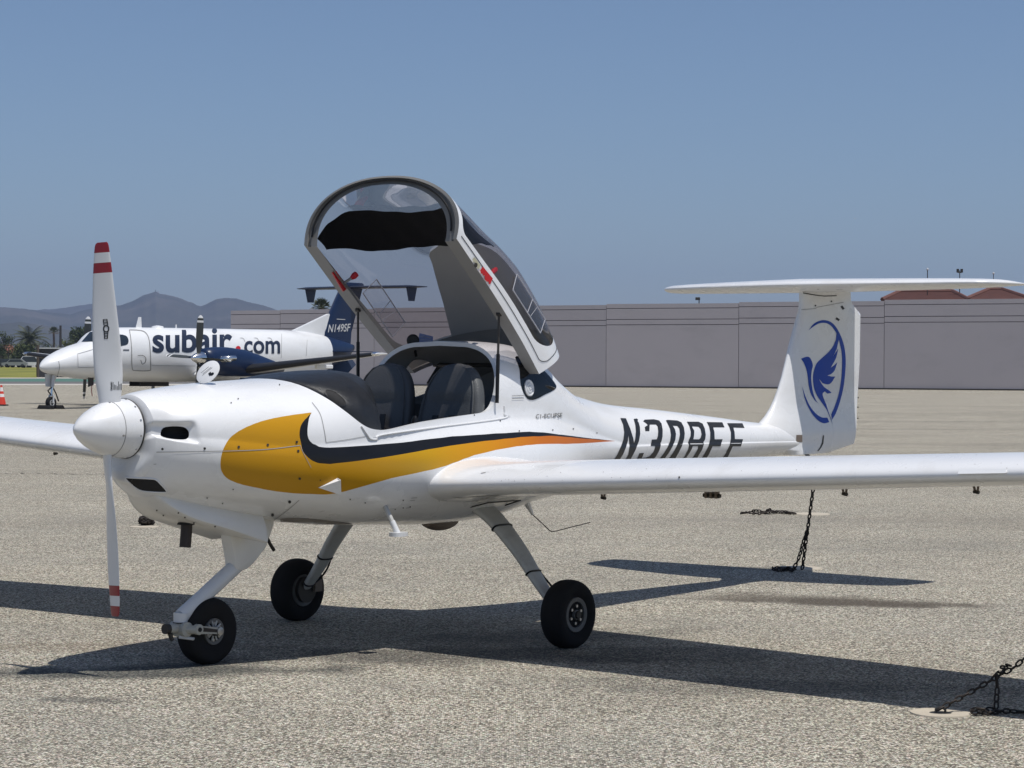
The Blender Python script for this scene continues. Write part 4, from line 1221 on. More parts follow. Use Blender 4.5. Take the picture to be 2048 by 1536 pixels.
hull.text('model_lettering', 'C1-ECLIPSE', 1070, 837.5, 10.3, -0.6, 0.3, -12.5, TEXTGREY, craft, .005, 0.012, 1.05)

# chin fairing under the cowling
ch = MB(); rings = []
CH = pchip([.345, .40, .47, .63, .93, 1.06], [.90, .838, .772, .700, .628, .602])
ZL = pchip([.345, .42, .5, .6, .7, .83, 1.06], [.902, .832, .770, .722, .692, .655, .586]); YL = pchip([.345, .42, .52, .65, .8, 1.06], [.04, .11, .160, .190, .205, .203])
ZH = pchip([.345, .5, .7, .87, 1.06], [.03, .105, .12, .135, .155])
for x in np.linspace(.345, 1.06, 24):
    zb, zl, yl, zh = float(CH(x)), float(ZL(x)), float(YL(x)), float(ZH(x))
    half = [(yl - .055, zl + zh + .02), (yl - .030, zl + zh * .80), (yl - .012, zl + zh * .5), (yl - .002, zl + .018), (yl - .003, zl + .007), (yl - .012, zl), (yl * .75, zl + (zb - zl) * .35), (yl * .4, zl + (zb - zl) * .8), (yl * .15, zb)]
    rings.append([(x, y, z) for y, z in half] + [(x, -y, z) for y, z in half[::-1]])
ch.loft(rings, WHITE_DIRTY, closed=False); e_ = rings[-1]; ch.add(e_, [tuple(range(len(e_)))], WHITE_DIRTY)
chin = ch.build('chin_fairing', craft, flip=True, angle=38)
chc = Caster(AF, ch.v, ch.f)
md_, nn = MB(), []; chc.dots(md_, nn, [(314, 1020), (327, 1030), (357, 1025), (370, 1034), (388, 1045), (430, 1052), (533, 1060)], 1.6, EXHAUST); md_.build('fasteners', chin, flip=True, recalc=False, normals=nn)
mb = MB(); mb.tube([(.655, .06, .76), (.648, .06, .66), (.640, .06, .585)], .028, EXHAUST, 18, False); mb.tube([(.640, .06, .585), (.648, .06, .66)], .023, DARKHOLE, 18, True); mb.lathe([(0, .05), (.012, .045), (.02, .03)], DARKHOLE, 'z', (.655, .06, .695), 18); mb.build('exhaust_pipe', craft, flip=True)
front = MB(); front.v = list(nb_.v); front.f = list(nb_.f)
o9 = len(front.v); front.v += [tuple(p) for p in _PP]; front.f += [tuple(i + o9 for i in q) for q in _QF]
o9 = len(front.v); front.v += list(ch.v); front.f += [tuple(i + o9 for i in q) for q in ch.f]
fcow = Caster(AF, front.v, front.f)
mouth = crom([(251, 955.5), (262, 955), (300, 957), (312, 959), (322, 968), (333, 981), (331, 984), (305, 983.5), (283, 981), (270, 974), (258, 964)], 3, True)
md_, nn = MB(), []; V, T = cdt_poly(mouth, [], 5); fcow.decal(V, T, DARKHOLE, .0015, md_, nn); md_.build('air_inlet', craft, flip=True, recalc=False, normals=nn)  # flat dark patch painted in place of the shaded opening
mb = MB(); lip_ = [fcow.hit(*q, .001) for q in mouth]; lip_ = [h[0] for h in lip_ if h]; mb.tube(lip_ + lip_[:1], .0045, WHITE, 6, False); mb.build('inlet_lip', craft, flip=True)
# side scoop on the gold stripe
a_, b1, c_ = hull.hit(636, 975), hull.hit(675, 956), hull.hit(676, 986)
mb = MB(); n_ = b1[1]
tip, q0, q1 = a_[0] + a_[1] * .001, b1[0], c_[0]
q0u, q1u = q0 + n_ * .030, q1 + n_ * .030
mb.add([tip, q0, q1, q0u, q1u, tip + n_ * .004], [(5, 3, 4), (0, 1, 3, 5), (0, 5, 4, 2)], WHITE); mb.add([q0 + n_ * .004 - Vector((.006, 0, 0)), q1 + n_ * .004 - Vector((.006, 0, 0)), q1u - n_ * .004 - Vector((.006, 0, 0)), q0u - n_ * .004 - Vector((.006, 0, 0))], [(0, 1, 2, 3)], DARKHOLE)
mb.build('side_scoop', craft, flip=True, smooth=False)
# ---------------- propeller
HUB = 1.163
prop = empty('propeller'); prop.parent = craft
mb = MB(); prof = [(0, .002), (.006, .016), (.02, .034), (.05, .060), (.09, .086), (.14, .110), (.19, .127), (.235, .136), (.27, .140), (.300, .141), (.304, .136), (.305, .05)]
mb.lathe(prof, WHITE, 'x', (0, 0, HUB), 56)
sp = mb.build('spinner', prop, flip=True, angle=45)
mb = MB()
mb.lathe([(.199, .1305), (.2005, .1312), (.202, .1312)], SEAM, 'x', (0, 0, HUB), 56)
mb.lathe([(.299, .142), (.303, .1435), (.309, .141)], SEAM_DARK, 'x', (0, 0, HUB), 56)
for k in range(12):
    a = k * math.pi / 6 + .22
    for xx, rr in ((.286, .1408),) + (((.19, .1275),) if k % 3 == 0 else ()):
        p = Vector((xx, rr * math.sin(a), HUB + rr * math.cos(a))); n_ = Vector((.0, math.sin(a), math.cos(a)))
        mb.lathe([(-.002, .0055), (.002, .005), (.0025, .001)], STEEL, 'z', p, 8, n_.to_track_quat('Z', 'Y').to_matrix())
mb.build('screws', prop, flip=True)
TILT = math.radians(-2.87)
def blade(sign):
    chord = pchip([.10, .16, .25, .40, .55, .70, .80, .85, .868, .876], [.098, .112, .134, .140, .130, .112, .094, .083, .074, .055])
    thick = pchip([.10, .16, .25, .36, .5, .8, .876], [.062, .056, .038, .025, .017, .010, .006])
    rs = [.10, .13, .17, .21, .25, .30, .36, .42, .48, .54, .60, .66, .70, .732, .756, .780, .804, .8275, .845, .86, .870, .876]
    mb = MB(); rings = []
    for r in rs:
        be = math.atan(1.2 / (2 * math.pi * max(r, .28))); c, t = float(chord(r)), float(thick(r))
        ring = []
        for k in range(20):
            a = 2 * math.pi * k / 20
            yc = math.cos(a) * .5; tt = math.sin(a) * .5 * (1 if math.sin(a) < 0 else .35)
            # chord direction (sin b, cos b) in (x, y); flat face aft, cambered face forward
            d = Vector((math.sin(be), math.cos(be), 0)); n = Vector((math.cos(be), -math.sin(be), 0))
            off = d * ((yc + .12 - .22 * r / .876) * c) + n * (tt * t)
            if sign < 0: off = Vector((off.x, -off.y, 0))
            p = Vector((.208, 0, 0)) + off
            y, z = p.y, sign * r
            ring.append((p.x, y * math.cos(TILT) + z * math.sin(TILT), HUB - y * math.sin(TILT) + z * math.cos(TILT)))
        rings.append(ring)
    def span(lo, hi, m):
        idx = [i for i, r in enumerate(rs) if lo - 1e-6 <= r <= hi + 1e-6]
        mb.loft([rings[i] for i in idx], m)
    span(.10, .732, PROP_WHITE); span(.732, .780, PROP_RED); span(.780, .8275, PROP_WHITE); span(.8275, .876, PROP_RED)
    mb.add(rings[-1], [tuple(range(20))], PROP_RED)
    return mb
bu = blade(1); bcast = Caster(AF, bu.v, bu.f); bl_ = blade(-1)
# markings pressed on the upper blade: emblem and data columns
nn = []; em = MB()
def rb(line, w): bcast.ribbon(em, nn, line, w, LETTER_BLACK, .0012, 4)
rb(crom([(212.5, 651), (217, 654), (217, 661), (212.5, 664), (208, 661), (208, 654), (212.5, 651)], 3), 2.6)
rb([(206.5, 639), (208.5, 651)], 2.0); rb([(214, 638.5), (216, 651)], 2.0); rb([(206, 639), (214.5, 638.5)], 1.3); rb([(208.5, 664), (209.5, 677)], 2.0); rb([(216, 664), (215, 677)], 2.0); rb([(209, 677.5), (216, 677)], 1.3)
for y_ in (641.5, 644.5, 647.5): rb([(208, y_), (215, y_ + .6)], 1.6)
for y_ in (667, 670.2, 673.5): rb([(209.5, y_), (215, y_ + .4)], 1.6)
V, T = font_shape('CAUTION', .01); bcast.decal(np.stack([221 + V[:, 1] * 5.2, 781.5 - V[:, 0] * 4.0], 1), T, LETTER_BLACK, .0012, em, nn)
for k, (x_, t_) in enumerate(((223.5, 766), (226.5, 764), (229.3, 769), (232, 770), (234.8, 772), (237.4, 763), (240, 768), (242.5, 767))): rb([(x_, 780), (x_ - .3, t_)], 1.1)
ub = bu.build('blade', prop, flip=True, angle=50); ub['label'] = 'upper blade with maker emblem and red tip bands'
lb = bl_.build('blade', prop, flip=True, angle=50); lb['label'] = 'lower blade seen edge-on with red tip bands'
em.build('blade_markings', prop, flip=True, recalc=False, normals=nn)

# ---------------- wings
def airfoil(n=26, t=.13, m=.025, p=.4):
    xs = (1 - np.cos(np.linspace(0, np.pi, n))) / 2
    yt = 5 * t * (.2969 * np.sqrt(xs) - .1260 * xs - .3516 * xs ** 2 + .2843 * xs ** 3 - .1030 * xs ** 4)
    yc = np.where(xs < p, m / p ** 2 * (2 * p * xs - xs ** 2), m / (1 - p) ** 2 * (1 - 2 * p + 2 * p * xs - xs ** 2))
    up = list(zip(xs[::-1], (yc + yt)[::-1])); lo = list(zip(xs[1:], (yc - yt)[1:]))
    return up + lo
LEX = pchip([0, .62, .72, 1.0, 5.0, 5.3, 5.44], [1.855, 1.868, 1.872, 1.868, 1.80, 1.85, 2.0])
TEX = pchip([0, .55, .9, 1.4, 2.2, 3.7, 5.3, 5.44], [3.36, 3.34, 3.20, 3.16, 3.08, 2.92, 2.75, 2.66])
TC = pchip([0, .5, .62, .75, 1.0, 3.0, 5.0, 5.35, 5.44], [.165, .165, .150, .136, .134, .130, .125, .10, .03])
def wing_sec(Y, side=1):
    le, te, t = float(LEX(Y)), float(TEX(Y)), float(TC(Y)); c = te - le
    z0 = .841 + .0525 * (max(Y, .45) - .6)
    return [(le + x * c, Y, z0 + (0 if side > 0 else .016 + .0133 * max(0, Y - .6)) + z * c - (x - .3) * c * .035) for x, z in airfoil(28, t)]
ys = [.40, .50, .58, .64, .70, .78, .9, 1.1, 1.4, 1.8, 2.2, 2.6, 3.0, 3.4, 3.8, 4.2, 4.6, 5.0, 5.2, 5.3, 5.37, 5.41, 5.44]
wings = []
for s, lab in ((1, 'port wing running out of the right of the picture'), (-1, 'starboard wing behind the propeller')):
    mb = MB(); mb.loft([[(x, y * s, z) for x, y, z in wing_sec(Y, s)] for Y in ys], WHITE, True, True)
    w_ = mb.build('wing', craft, flip=True, angle=45); w_['label'] = lab
    wings.append((w_, mb))
wcast = Caster(AF, wings[0][1].v, wings[0][1].f)
# stall strip on the leading edge
smb = MB()
rows = []
h0, h1 = wcast.hit(1919, 943)[0], wcast.hit(2013, 941)[0]
for f in np.linspace(0, 1, 9):
    p = h0.lerp(h1, f)
    t_, b_ = wcast.hit(1919 + 95 * f, 939.5 - 1.5 * f), wcast.hit(1919 + 95 * f, 946.5 - 1.5 * f)
    n_ = (t_[1] + b_[1]).normalized()
    rows.append([t_[0] + n_ * .002, b_[0] + Vector((-.016, 0, -.002)), b_[0]])
smb.loft(rows, PROP_WHITE, closed=False); smb.add(rows[0], [(0, 1, 2)], PROP_WHITE); smb.add(rows[-1], [(0, 1, 2)], PROP_WHITE)
smb.build('stall_strip', wings[0][0], flip=True, smooth=False)
# specks and nicks on the leading edge
smb, snr = MB(), []
wcast.dots(smb, snr, [(1359, 955)], 1.8, SEAM_DARK)
wcast.dots(smb, snr, [(float(rng.uniform(900, 2040)), float(rng.uniform(-14, 30))) for _ in range(0)], .8, EXHAUST)
for _ in range(34):
    u_ = float(rng.uniform(900, 2040)); wcast.dots(smb, snr, [(u_, 965 - (u_ - 900) * .030 + float(rng.normal() * 9))], float(rng.uniform(.4, .8)), BROWN, .001, 6)
wcast.ribbon(smb, snr, [(962, 947), (972, 945)], 1.2, SEAM); wcast.ribbon(smb, snr, crom([(905, 993), (925, 996), (950, 993), (1000, 990)], 4), .9, SEAM)
q_ = smb.build('specks', wings[0][0], flip=True, recalc=False, normals=snr); q_['kind'] = 'stuff'
# control hinge brackets hanging under the trailing part
def bracket(u, v, big=False, s=1, Y=None):
    if Y is None: q = AF.on(u, v, 0, 2.62); Y = q.y
    z0 = .841 + .0525 * (Y - .6) - .03; dz = .068
    mb = MB()
    if big:
        mb.hexa([(2.50, s * (Y - .018), z0 - .03), (2.50, s * (Y - .018), z0 + .02), (2.50, s * (Y + .018), z0 - .03), (2.50, s * (Y + .018), z0 + .02), (2.86, s * (Y - .012), z0 + .005), (2.86, s * (Y - .012), z0 + .03), (2.86, s * (Y + .012), z0 + .005), (2.86, s * (Y + .012), z0 + .03)], WHITE_DIRTY)
        for d in (-.03, 0, .03): mb.box((2.52, s * (Y + d), z0 - .035), (.03, .012, .06), BROWN)
        mb.tube([(2.52, s * (Y - .05), z0 - .052), (2.52, s * (Y + .05), z0 - .052)], .010, DARKSTEEL, 8)
    else:
        mb.tube([(2.60, s * (Y - .020), z0 + .03), (2.62, s * (Y - .006), z0 - dz + .01)], [.009, .006], BROWN, 6)
        mb.tube([(2.60, s * (Y + .024), z0 + .03), (2.62, s * (Y + .006), z0 - dz + .01)], [.009, .006], BROWN, 6)
        mb.tube([(2.62, s * (Y - .014), z0 - dz + .012), (2.62, s * (Y + .013), z0 - dz + .008)], .009, DARKSTEEL, 8)
    mb.build('hinge_bracket', wings[0 if s > 0 else 1][0], flip=True)
    return Y
yb_ = [bracket(1207, 992), bracket(1446, 986, True), bracket(1690, 977), bracket(1953, 971)]
for Y in yb_: bracket(0, 0, Y > 1.9 and Y < 2.4, -1, Y)

# ---------------- fin, rudder, tailplane
FLE = pchip([.93, 1.0, 1.05, 1.10, 1.16, 1.25, 1.38, 1.62, 1.79, 1.90, 2.00], [5.55, 5.72, 5.83, 5.925, 6.01, 6.09, 6.172, 6.278, 6.362, 6.412, 6.42])
FTE = pchip([.86, .90, .935, 1.845, 1.87, 1.93, 2.0], [6.60, 6.86, 7.06, 7.165, 7.14, 7.05, 7.035])
FTH = pchip([.86, 1.0, 1.1, 1.25, 1.5, 1.9, 2.0], [.100, .098, .082, .062, .055, .052, .060])
def sym(n, x0, x1, half, nose=.30):
    xs = (1 - np.cos(np.linspace(0, np.pi, n))) / 2
    yt = np.where(xs < nose, np.sqrt(np.clip(1 - (1 - xs / nose) ** 2, 0, 1)), 1 - .42 * ((xs - nose) / (1 - nose)) ** 1.5)
    up = [(x0 + x * (x1 - x0), half * y) for x, y in zip(xs[::-1], yt[::-1])]
    lo = [(x0 + x * (x1 - x0), -half * y) for x, y in zip(xs[1:], yt[1:])]
    return up + lo
fm = MB(); rings = []
for z in [.875, .90, .93, .97, 1.0, 1.03, 1.06, 1.10, 1.14, 1.19, 1.25, 1.32, 1.40, 1.5, 1.6, 1.7, 1.8, 1.845, 1.87, 1.90, 1.93, 1.97, 1.995]:
    le = float(FLE(max(z, .93))); 
    if z < .93: le = 6.1 + (z - .875) / .055 * (-.2)
    rings.append([(x, y, z) for x, y in sym(30, le, float(FTE(z)), float(FTH(z)))])
fm.loft(rings, WHITE, True, True)
fin = fm.build('fin', craft, flip=True, angle=45)
fcast = Caster(AF, fm.v, fm.f)
rd = MB(); rings = []
DEF = math.radians(26)
for z in (.945, .97, 1.2, 1.5, 1.8, 1.84):
    hx = float(FTE(min(z, 1.84))) + .006; ch_ = .285 - .05 * (z - .92) ; ring = []
    for x, y in sym(18, 0.0, ch_, .031, .12):
        y *= (1 - .78 * max(0, x / ch_ - .1) / .9)
        ring.append((hx + x * math.cos(DEF) + y * math.sin(DEF), -x * math.sin(DEF) + y * math.cos(DEF), z + (.03 * x / ch_ if z > 1.8 else .05 * x / ch_ if z < .94 else 0)))
    rings.append(ring)
rd.loft(rings, WHITE, True, True); rudder = rd.build('rudder', craft, flip=True, angle=40)
mb = MB(); hx = float(FTE(1.4)) + .006
for z0, z1 in ((1.27, 1.42),):
    pts = []
    for x in (.26, .325):
        for y in (-.004, .004):
            for z in (z0 + (.03 if x > .3 else 0), z1 - (.03 if x > .3 else 0)): pts.append((hx + x * math.cos(DEF) + y, -x * math.sin(DEF) + y, z))
    mb.hexa(pts, WHITE)
for z in (1.10, 1.18, 1.25, 1.32, 1.40): mb.box((hx + .24 * math.cos(DEF), -.24 * math.sin(DEF) + .012, z), (.008, .008, .008), EXHAUST)
mb.build('trim_tab', rudder, flip=True, smooth=False)
def c8(pts): return [(1440 + x / 3.368, 520 + y / 3.368) for x, y in pts]
# emblem: a bird rising inside an open ring
ring_o = crom([(596, 473), (625, 435), (660, 413), (700, 405), (740, 415), (775, 445), (810, 505), (835, 580), (845, 660), (843, 750), (830, 860), (808, 950), (780, 1030), (752, 1078)], 5)
ring_i = crom([(748, 1040), (770, 990), (795, 915), (812, 830), (820, 740), (820, 650), (810, 580), (790, 510), (768, 470), (740, 438), (705, 424), (665, 428), (630, 447)], 5)
ring_a = ring_o + ring_i
ring_b = crom([(552, 850), (575, 920), (605, 985), (645, 1035), (685, 1060), (722, 1062)], 5) + crom([(735, 1092), (700, 1100), (665, 1085), (625, 1045), (590, 985), (567, 925)], 5)
body = crom([(545, 665), (570, 655), (595, 652), (612, 670), (624, 708), (617, 745), (613, 790), (617, 840), (628, 900), (645, 945), (666, 968)], 4) + crom([(640, 950), (612, 905), (597, 850), (590, 790), (580, 735), (562, 690)], 4)
wingp = crom([(790, 470), (793, 520), (770, 600), (775, 640)], 4)
wing_poly = ([(787, 468)] + crom([(778, 540), (755, 590), (720, 630), (680, 665), (648, 700), (632, 745), (625, 790), (630, 850), (648, 905), (680, 955), (715, 1005), (735, 1050), (762, 1120)], 4)
    + [(745, 1065), (728, 1020)] + crom([(715, 975), (695, 925), (690, 900), (705, 885)], 3) + [(722, 900), (750, 895)] + crom([(738, 882), (700, 855), (675, 820), (666, 800)], 3) + crom([(690, 830), (725, 838), (750, 825), (775, 785)], 3) + [(750, 785), (722, 778)] + crom([(745, 770), (770, 745), (789, 690)], 3) + [(765, 712), (745, 725)] + crom([(765, 690), (782, 655), (796, 597)], 3) + [(780, 620), (760, 650)] + crom([(785, 600), (798, 540)], 2) + [(795, 480)])
fcast.shape('emblem', [(c8(ring_a), []), (c8(ring_b), []), (c8(body), []), (c8(wing_poly), [])], LOGO_BLUE, fin, .0018, 3.5)
smb, snr = MB(), []
V, T = cdt_poly(c8([(513, 1178), (553, 1178), (553, 1226), (513, 1226)]), [], 4); fcast.decal(V, T, BROWN, .002, smb, snr)
V, T = cdt_poly(c8([(692, 1180), (700, 1182), (695, 1235), (680, 1265), (662, 1287), (655, 1285), (672, 1262), (686, 1228)]), [], 3); fcast.decal(V, T, SEAM_DARK, .002, smb, snr)
fcast.ribbon(smb, snr, c8([(530, 337), (640, 327), (655, 318), (830, 285)]), 1.1, SEAM)
fcast.ribbon(smb, snr, c8([(468, 226), (500, 216), (560, 222), (640, 236), (700, 243), (785, 240)]), 2.0, SEAM_DARK)
fcast.dots(smb, snr, c8([(641, 307), (749, 278)]), 1.7, SEAM_DARK)
for a, b_ in (((816, 310), (832, 332)), ((780, 392), (802, 406))): fcast.ribbon(smb, snr, c8([a, b_]), 4.5, SEAM_DARK)
smb.build('panel_seam', fin, flip=True, recalc=False, normals=snr)
tm = MB(); rings = []
SLE = pchip([0, .35, 1.0, 1.28, 1.36, 1.40, 1.414], [6.235, 6.275, 6.43, 6.53, 6.63, 6.76, 6.90]); STE = pchip([0, 1.0, 1.33, 1.40, 1.414], [7.10, 7.06, 7.04, 7.02, 6.97])
STH = pchip([0, .3, .9, 1.3, 1.38, 1.414], [.047, .043, .036, .027, .018, .004])
for Y in [-1.414, -1.405, -1.38, -1.33, -1.25, -1.1, -.9, -.7, -.5, -.35, -.2, 0, .2, .35, .5, .7, .9, 1.1, 1.25, 1.33, 1.38, 1.405, 1.414]:
    a = abs(Y); rings.append([(x, Y * (1 if Y > 0 else .935), 2.025 + z) for x, z in sym(26, float(SLE(a)), float(STE(a)), float(STH(a)), .28)])
    rings[-1] = [(x, y, 2.025 + (z - 2.025) * (1 - .7 * max(0, (x - 6.75) / .45))) for x, y, z in rings[-1]]
tm.loft(rings, WHITE, True, True); tm.build('tailplane', craft, flip=True, angle=45)
mb = MB(); mb.tube([(6.45, 0, .90), (6.62, 0, .80), (6.85, 0, .83)], [.012, .014, .012], DARKSTEEL, 8); mb.build('tail_skid', craft, flip=True)

# ---------------- undercarriage
def tyre(mb, c, r, w, m=RUBBER, k=1.0):
    pf = [(-w * .36, r * .50 * k), (-w * .44, r * .56 * k)] + [(-w * .5, r * .72)] + [(-w / 2 * math.cos(a) ** .8 if math.cos(a) >= 0 else w / 2 * abs(math.cos(a)) ** .8, r * .78 + r * .22 * math.sin(a) ** .75) for a in np.linspace(.06, math.pi - .06, 17)] + [(w * .5, r * .72)] + [(w * .44, r * .56 * k), (w * .36, r * .50 * k)]
    mb.lathe(pf, m, 'y', c, 48)
def wheel(parent, c, r, w, side, nm='wheel', rim_m=RIM_GREY, k=1.0):
    h = empty(nm); h.parent = parent
    mb = MB(); tyre(mb, c, r, w, k=k); mb.build('tyre', h, flip=True, angle=50)
    mb = MB()
    for s in (-1, 1):
        y0 = s * w * .30
        mb.lathe([(y0, r * .52 * k), (y0 + s * .018, r * .50 * k), (y0 + s * .016, r * .38 * k), (y0 + s * .002, r * .36 * k), (y0 - s * .004, r * .16), (y0 + s * .02, r * .14), (y0 + s * .024, .004)], rim_m, 'y', c, 32)
        mb.lathe([(y0 + s * .003, r * .355 * k), (y0 + s * .004, r * .17)], DARKHOLE, 'y', c, 32)
    mb.build('rim', h, flip=True, angle=30)
    mb = MB(); ys_ = c[1] + side * (w * .30 + .022)
    for k in range(6):
        a = k * math.pi / 3 + .4; mb.lathe([(-.012, .009), (.006, .008)], STEEL, 'y', (c[0] + r * .25 * math.cos(a), ys_ - side * .012, c[2] + r * .25 * math.sin(a)), 8)
    mb.lathe([(-.01, .022), (.012, .02)], DARKSTEEL, 'y', (c[0], ys_, c[2]), 12)
    mb.build('hub_bolts', h, flip=True)
    return h
for s in (1, -1):
    g = empty('main_gear'); g.parent = craft; g['label'] = 'port main gear leg' if s > 0 else 'starboard main gear leg'
    mb = MB(); rings = []
    K = crom([(2.455, .36, .735), (2.462, .50, .655), (2.478, .66, .49), (2.49, .79, .325), (2.495, .885, .215), (2.495, .915, .185)], 6); nK = len(K)
    for i, p in enumerate(K):
        f = i / (nK - 1); cw = .112 - .090 * f ** .62 ; th = .024 - .008 * f
        a, b_ = K[max(i - 1, 0)], K[min(i + 1, nK - 1)]; t = Vector((0, b_[1] - a[1], b_[2] - a[2])).normalized(); n_ = Vector((0, -t.z, t.y))
        r = []
        for k in range(20):
            an = 2 * math.pi * k / 20; c, q = math.cos(an), math.sin(an)
            d = Vector((math.copysign(abs(c) ** .6, c) * cw, 0, 0)) + n_ * (math.copysign(abs(q) ** .6, q) * th); r.append((p[0] + d.x, s * (p[1] + d.y), p[2] + d.z))
        rings.append(r)
    mb.loft(rings, GEAR_GREY, True, True); mb.build('strut', g, flip=True, angle=60)
    mb = MB()
    for f in (.27, .55, .80):
        i = int(f * (nK - 1)); r = rings[i]; cc = Vector(K[i]); cc.y *= s
        mb.tube([cc + (Vector(q) - cc) * 1.05 for q in r] + [cc + (Vector(r[0]) - cc) * 1.05], .0055, BLACK_PAINT, 6, False)
    aft = [rings[int(f * (nK - 1))][0] for f in (.05, .25, .4, .55, .66, .74, .80)]
    line = [Vector(q) + Vector((.008 + .03 * math.sin(math.pi * max(0, (j - 3) / 3)), 0, 0)) for j, q in enumerate(aft)] + [Vector((2.535, s * .90, .235)), Vector((2.52, s * .91, .20))]
    mb.tube([Vector(q) for q in crom([tuple(x) for x in line], 4)], .0055, BLACK_PAINT, 6); mb.build('brake_line', g, flip=True)
    wheel(g, (2.495, s * .975, .174), .18, .128, s)
    mb = MB(); mb.lathe([(-.02, .075), (.01, .075)], DARKSTEEL, 'y', (2.495, s * .905, .18), 24); mb.box((2.57, s * .90, .20), (.06, .05, .07), BROWN); mb.build('brake_disc', g, flip=True)
    mb = MB(); mb.hexa([(2.30, s * .33, .70), (2.30, s * .33, .76), (2.34, s * .56, .752), (2.34, s * .56, .80), (2.62, s * .33, .70), (2.62, s * .33, .76), (2.60, s * .56, .752), (2.60, s * .56, .80)], WHITE_DIRTY)
    mb.build('strut_cover', g, flip=True, smooth=False, bevel=.006)
    mb = MB(); mb.tube([(2.31, s * .44, .712), (2.335, s * .565, .745), (2.61, s * .565, .745), (2.63, s * .44, .712)], .004, SEAM_DARK, 6); mb.build('cover_seal', g, flip=True)
ng = empty('nose_gear'); ng.parent = craft
mb = MB()
P2 = [(.985, .68), (1.27, .72), (1.235, .58), (1.185, .52), (1.085, .448), (1.01, .452), (.995, .50)]
P2 = crom(P2, 4, True)
rings = [[(x, y, z) for x, z in [( (p[0] - 1.11) * k + 1.11, (p[1] - .55) * k + .55) for p in P2]] for y, k in ((-.042, .86), (-.034, .97), (-.015, 1), (.015, 1), (.034, .97), (.042, .86))]
mb.loft(rings, WHITE_DIRTY, True, True); mb.build('upper_leg', ng, flip=True, angle=40)
mb = MB(); rings = []
for q in [(1.10, .505), (1.05, .47), (.95, .41), (.85, .35), (.76, .295), (.69, .255), (.672, .243)]:
    r = []
    t = Vector((-.85, 0, -.53)); n_ = Vector((-.53, 0, .85))
    for k in range(20):
        a = 2 * math.pi * k / 20; r.append(Vector((q[0], 0, q[1])) + Vector((0, .033 * math.cos(a), 0)) + n_ * .040 * math.sin(a))
    rings.append(r)
mb.loft(rings, PROP_WHITE, True, True); mb.tube([(.672, 0, .262), (.668, 0, .215)], [.037, .034], PROP_WHITE, 16); mb.build('leg_tube', ng, flip=True)
mb = MB(); mb.tube([(.668, 0, .219), (.668, 0, .213)], [.0365, .0365], SEAM_DARK, 16); mb.lathe([(-.02, .0405), (.0, .0405)], SEAM_DARK, 'z', (0, 0, 0), 16, Matrix(((0, 0, -.85), (0, 1, 0), (-.53, 0, -.53)))) if False else None; mb.build('leg_seal', ng, flip=True)
fk = MB()
fk.tube([(.668, 0, .215), (.668, 0, .150)], [.034, .030], FORK, 16)
fk.lathe([(-.052, .026), (-.05, .036), (.05, .036), (.052, .026)], FORK, 'y', (.668, 0, .185), 20)
fk.tube([(.575, 0, .192), (.668, 0, .19)], [.022, .026], FORK, 14); fk.tube([(.565, 0, .193), (.59, 0, .192)], .025, DARKSTEEL, 14)
for s in (-1, 1):
    fk.tube([(.668, s * .03, .185), (.70, s * .088, .183)], [.024, .020], FORK, 10)
    fk.hexa([(.69, s * .074, .165), (.69, s * .074, .205), (.69, s * .092, .165), (.69, s * .092, .205), (.86, s * .074, .150), (.86, s * .074, .180), (.86, s * .090, .150), (.86, s * .090, .180)], FORK)
    fk.hexa([(.72, s * .0915, .174), (.72, s * .0915, .196), (.72, s * .0935, .174), (.72, s * .0935, .196), (.835, s * .0895, .159), (.835, s * .0895, .173), (.835, s * .0915, .159), (.835, s * .0915, .173)], EXHAUST)
    fk.lathe([(-.012, .026), (.010, .026), (.012, .018)], FORK, 'y', (.705, s * .084, .185), 16); fk.lathe([(.0, .012), (.014, .011)], DARKHOLE, 'y', (.705, s * .086, .185), 12)
    fk.lathe([(-.01, .020), (.012, .020), (.014, .012)], STEEL, 'y', (.845, s * .084, .165), 14)
fk.build('fork', ng, flip=True, angle=35)
mb = MB(); mb.tube([(.64, .02, .150), (.70, .055, .138), (.74, .03, .150)], .008, PALE, 8); mb.tube([(.59, .01, .17), (.60, .015, .135)], [.012, .009], DARKSTEEL, 8); mb.build('tow_lug', ng, flip=True)
wheel(ng, (.845, 0, .160), .165, .118, 1, 'wheel', MATS['rim_grey'], .78)
mb = MB()
for k in range(10):
    a = k * math.pi / 5; mb.tube([(.845 + .02 * math.cos(a), .050, .165 + .02 * math.sin(a)), (0.845 + .05 * math.cos(a), .052, .165 + .05 * math.sin(a))], .005, GEAR_GREY, 6)
mb.build('wheel_spokes', ng, flip=True)
mb = MB(); mb.tube([(1.215, .03, .62), (1.245, .035, .565), (1.27, .04, .53)], .009, BLACK_PAINT, 8); mb.build('drain_hose', ng, flip=True)

# ---------------- belly fittings
mb = MB(); a_ = hull.hit(770, 1013)[0]; f_ = AF.on(797, 1070, 1, a_.y + .07)
k_ = a_.lerp(f_, .52); mb.tube([a_ + Vector((0, -.03, .02)), a_, k_], [.013, .013, .013], GEAR_GREY, 10); mb.tube([k_, f_], [.0155, .0155], PROP_WHITE, 12)
mb.loft([[f_ + Vector((x, y, z)) for x, y in [(sx * (.052 + .01 * 0) * (1.5 if 0 else 1) * math.copysign(abs(math.cos(t)) ** .6, math.cos(t)) , .038 * math.sin(t)) for sx in (1,) for t in np.linspace(0, 2 * math.pi, 20, endpoint=False)]] for z in (.014, .004, -.006)], PROP_WHITE, True, True)
for d in (-.02, .02): mb.lathe([(0, .006), (.004, .005)], STEEL, 'y', a_ + Vector((d, .002, .02)), 8)
mb.build('boarding_step', craft, flip=True)
mb = MB(); rings = []
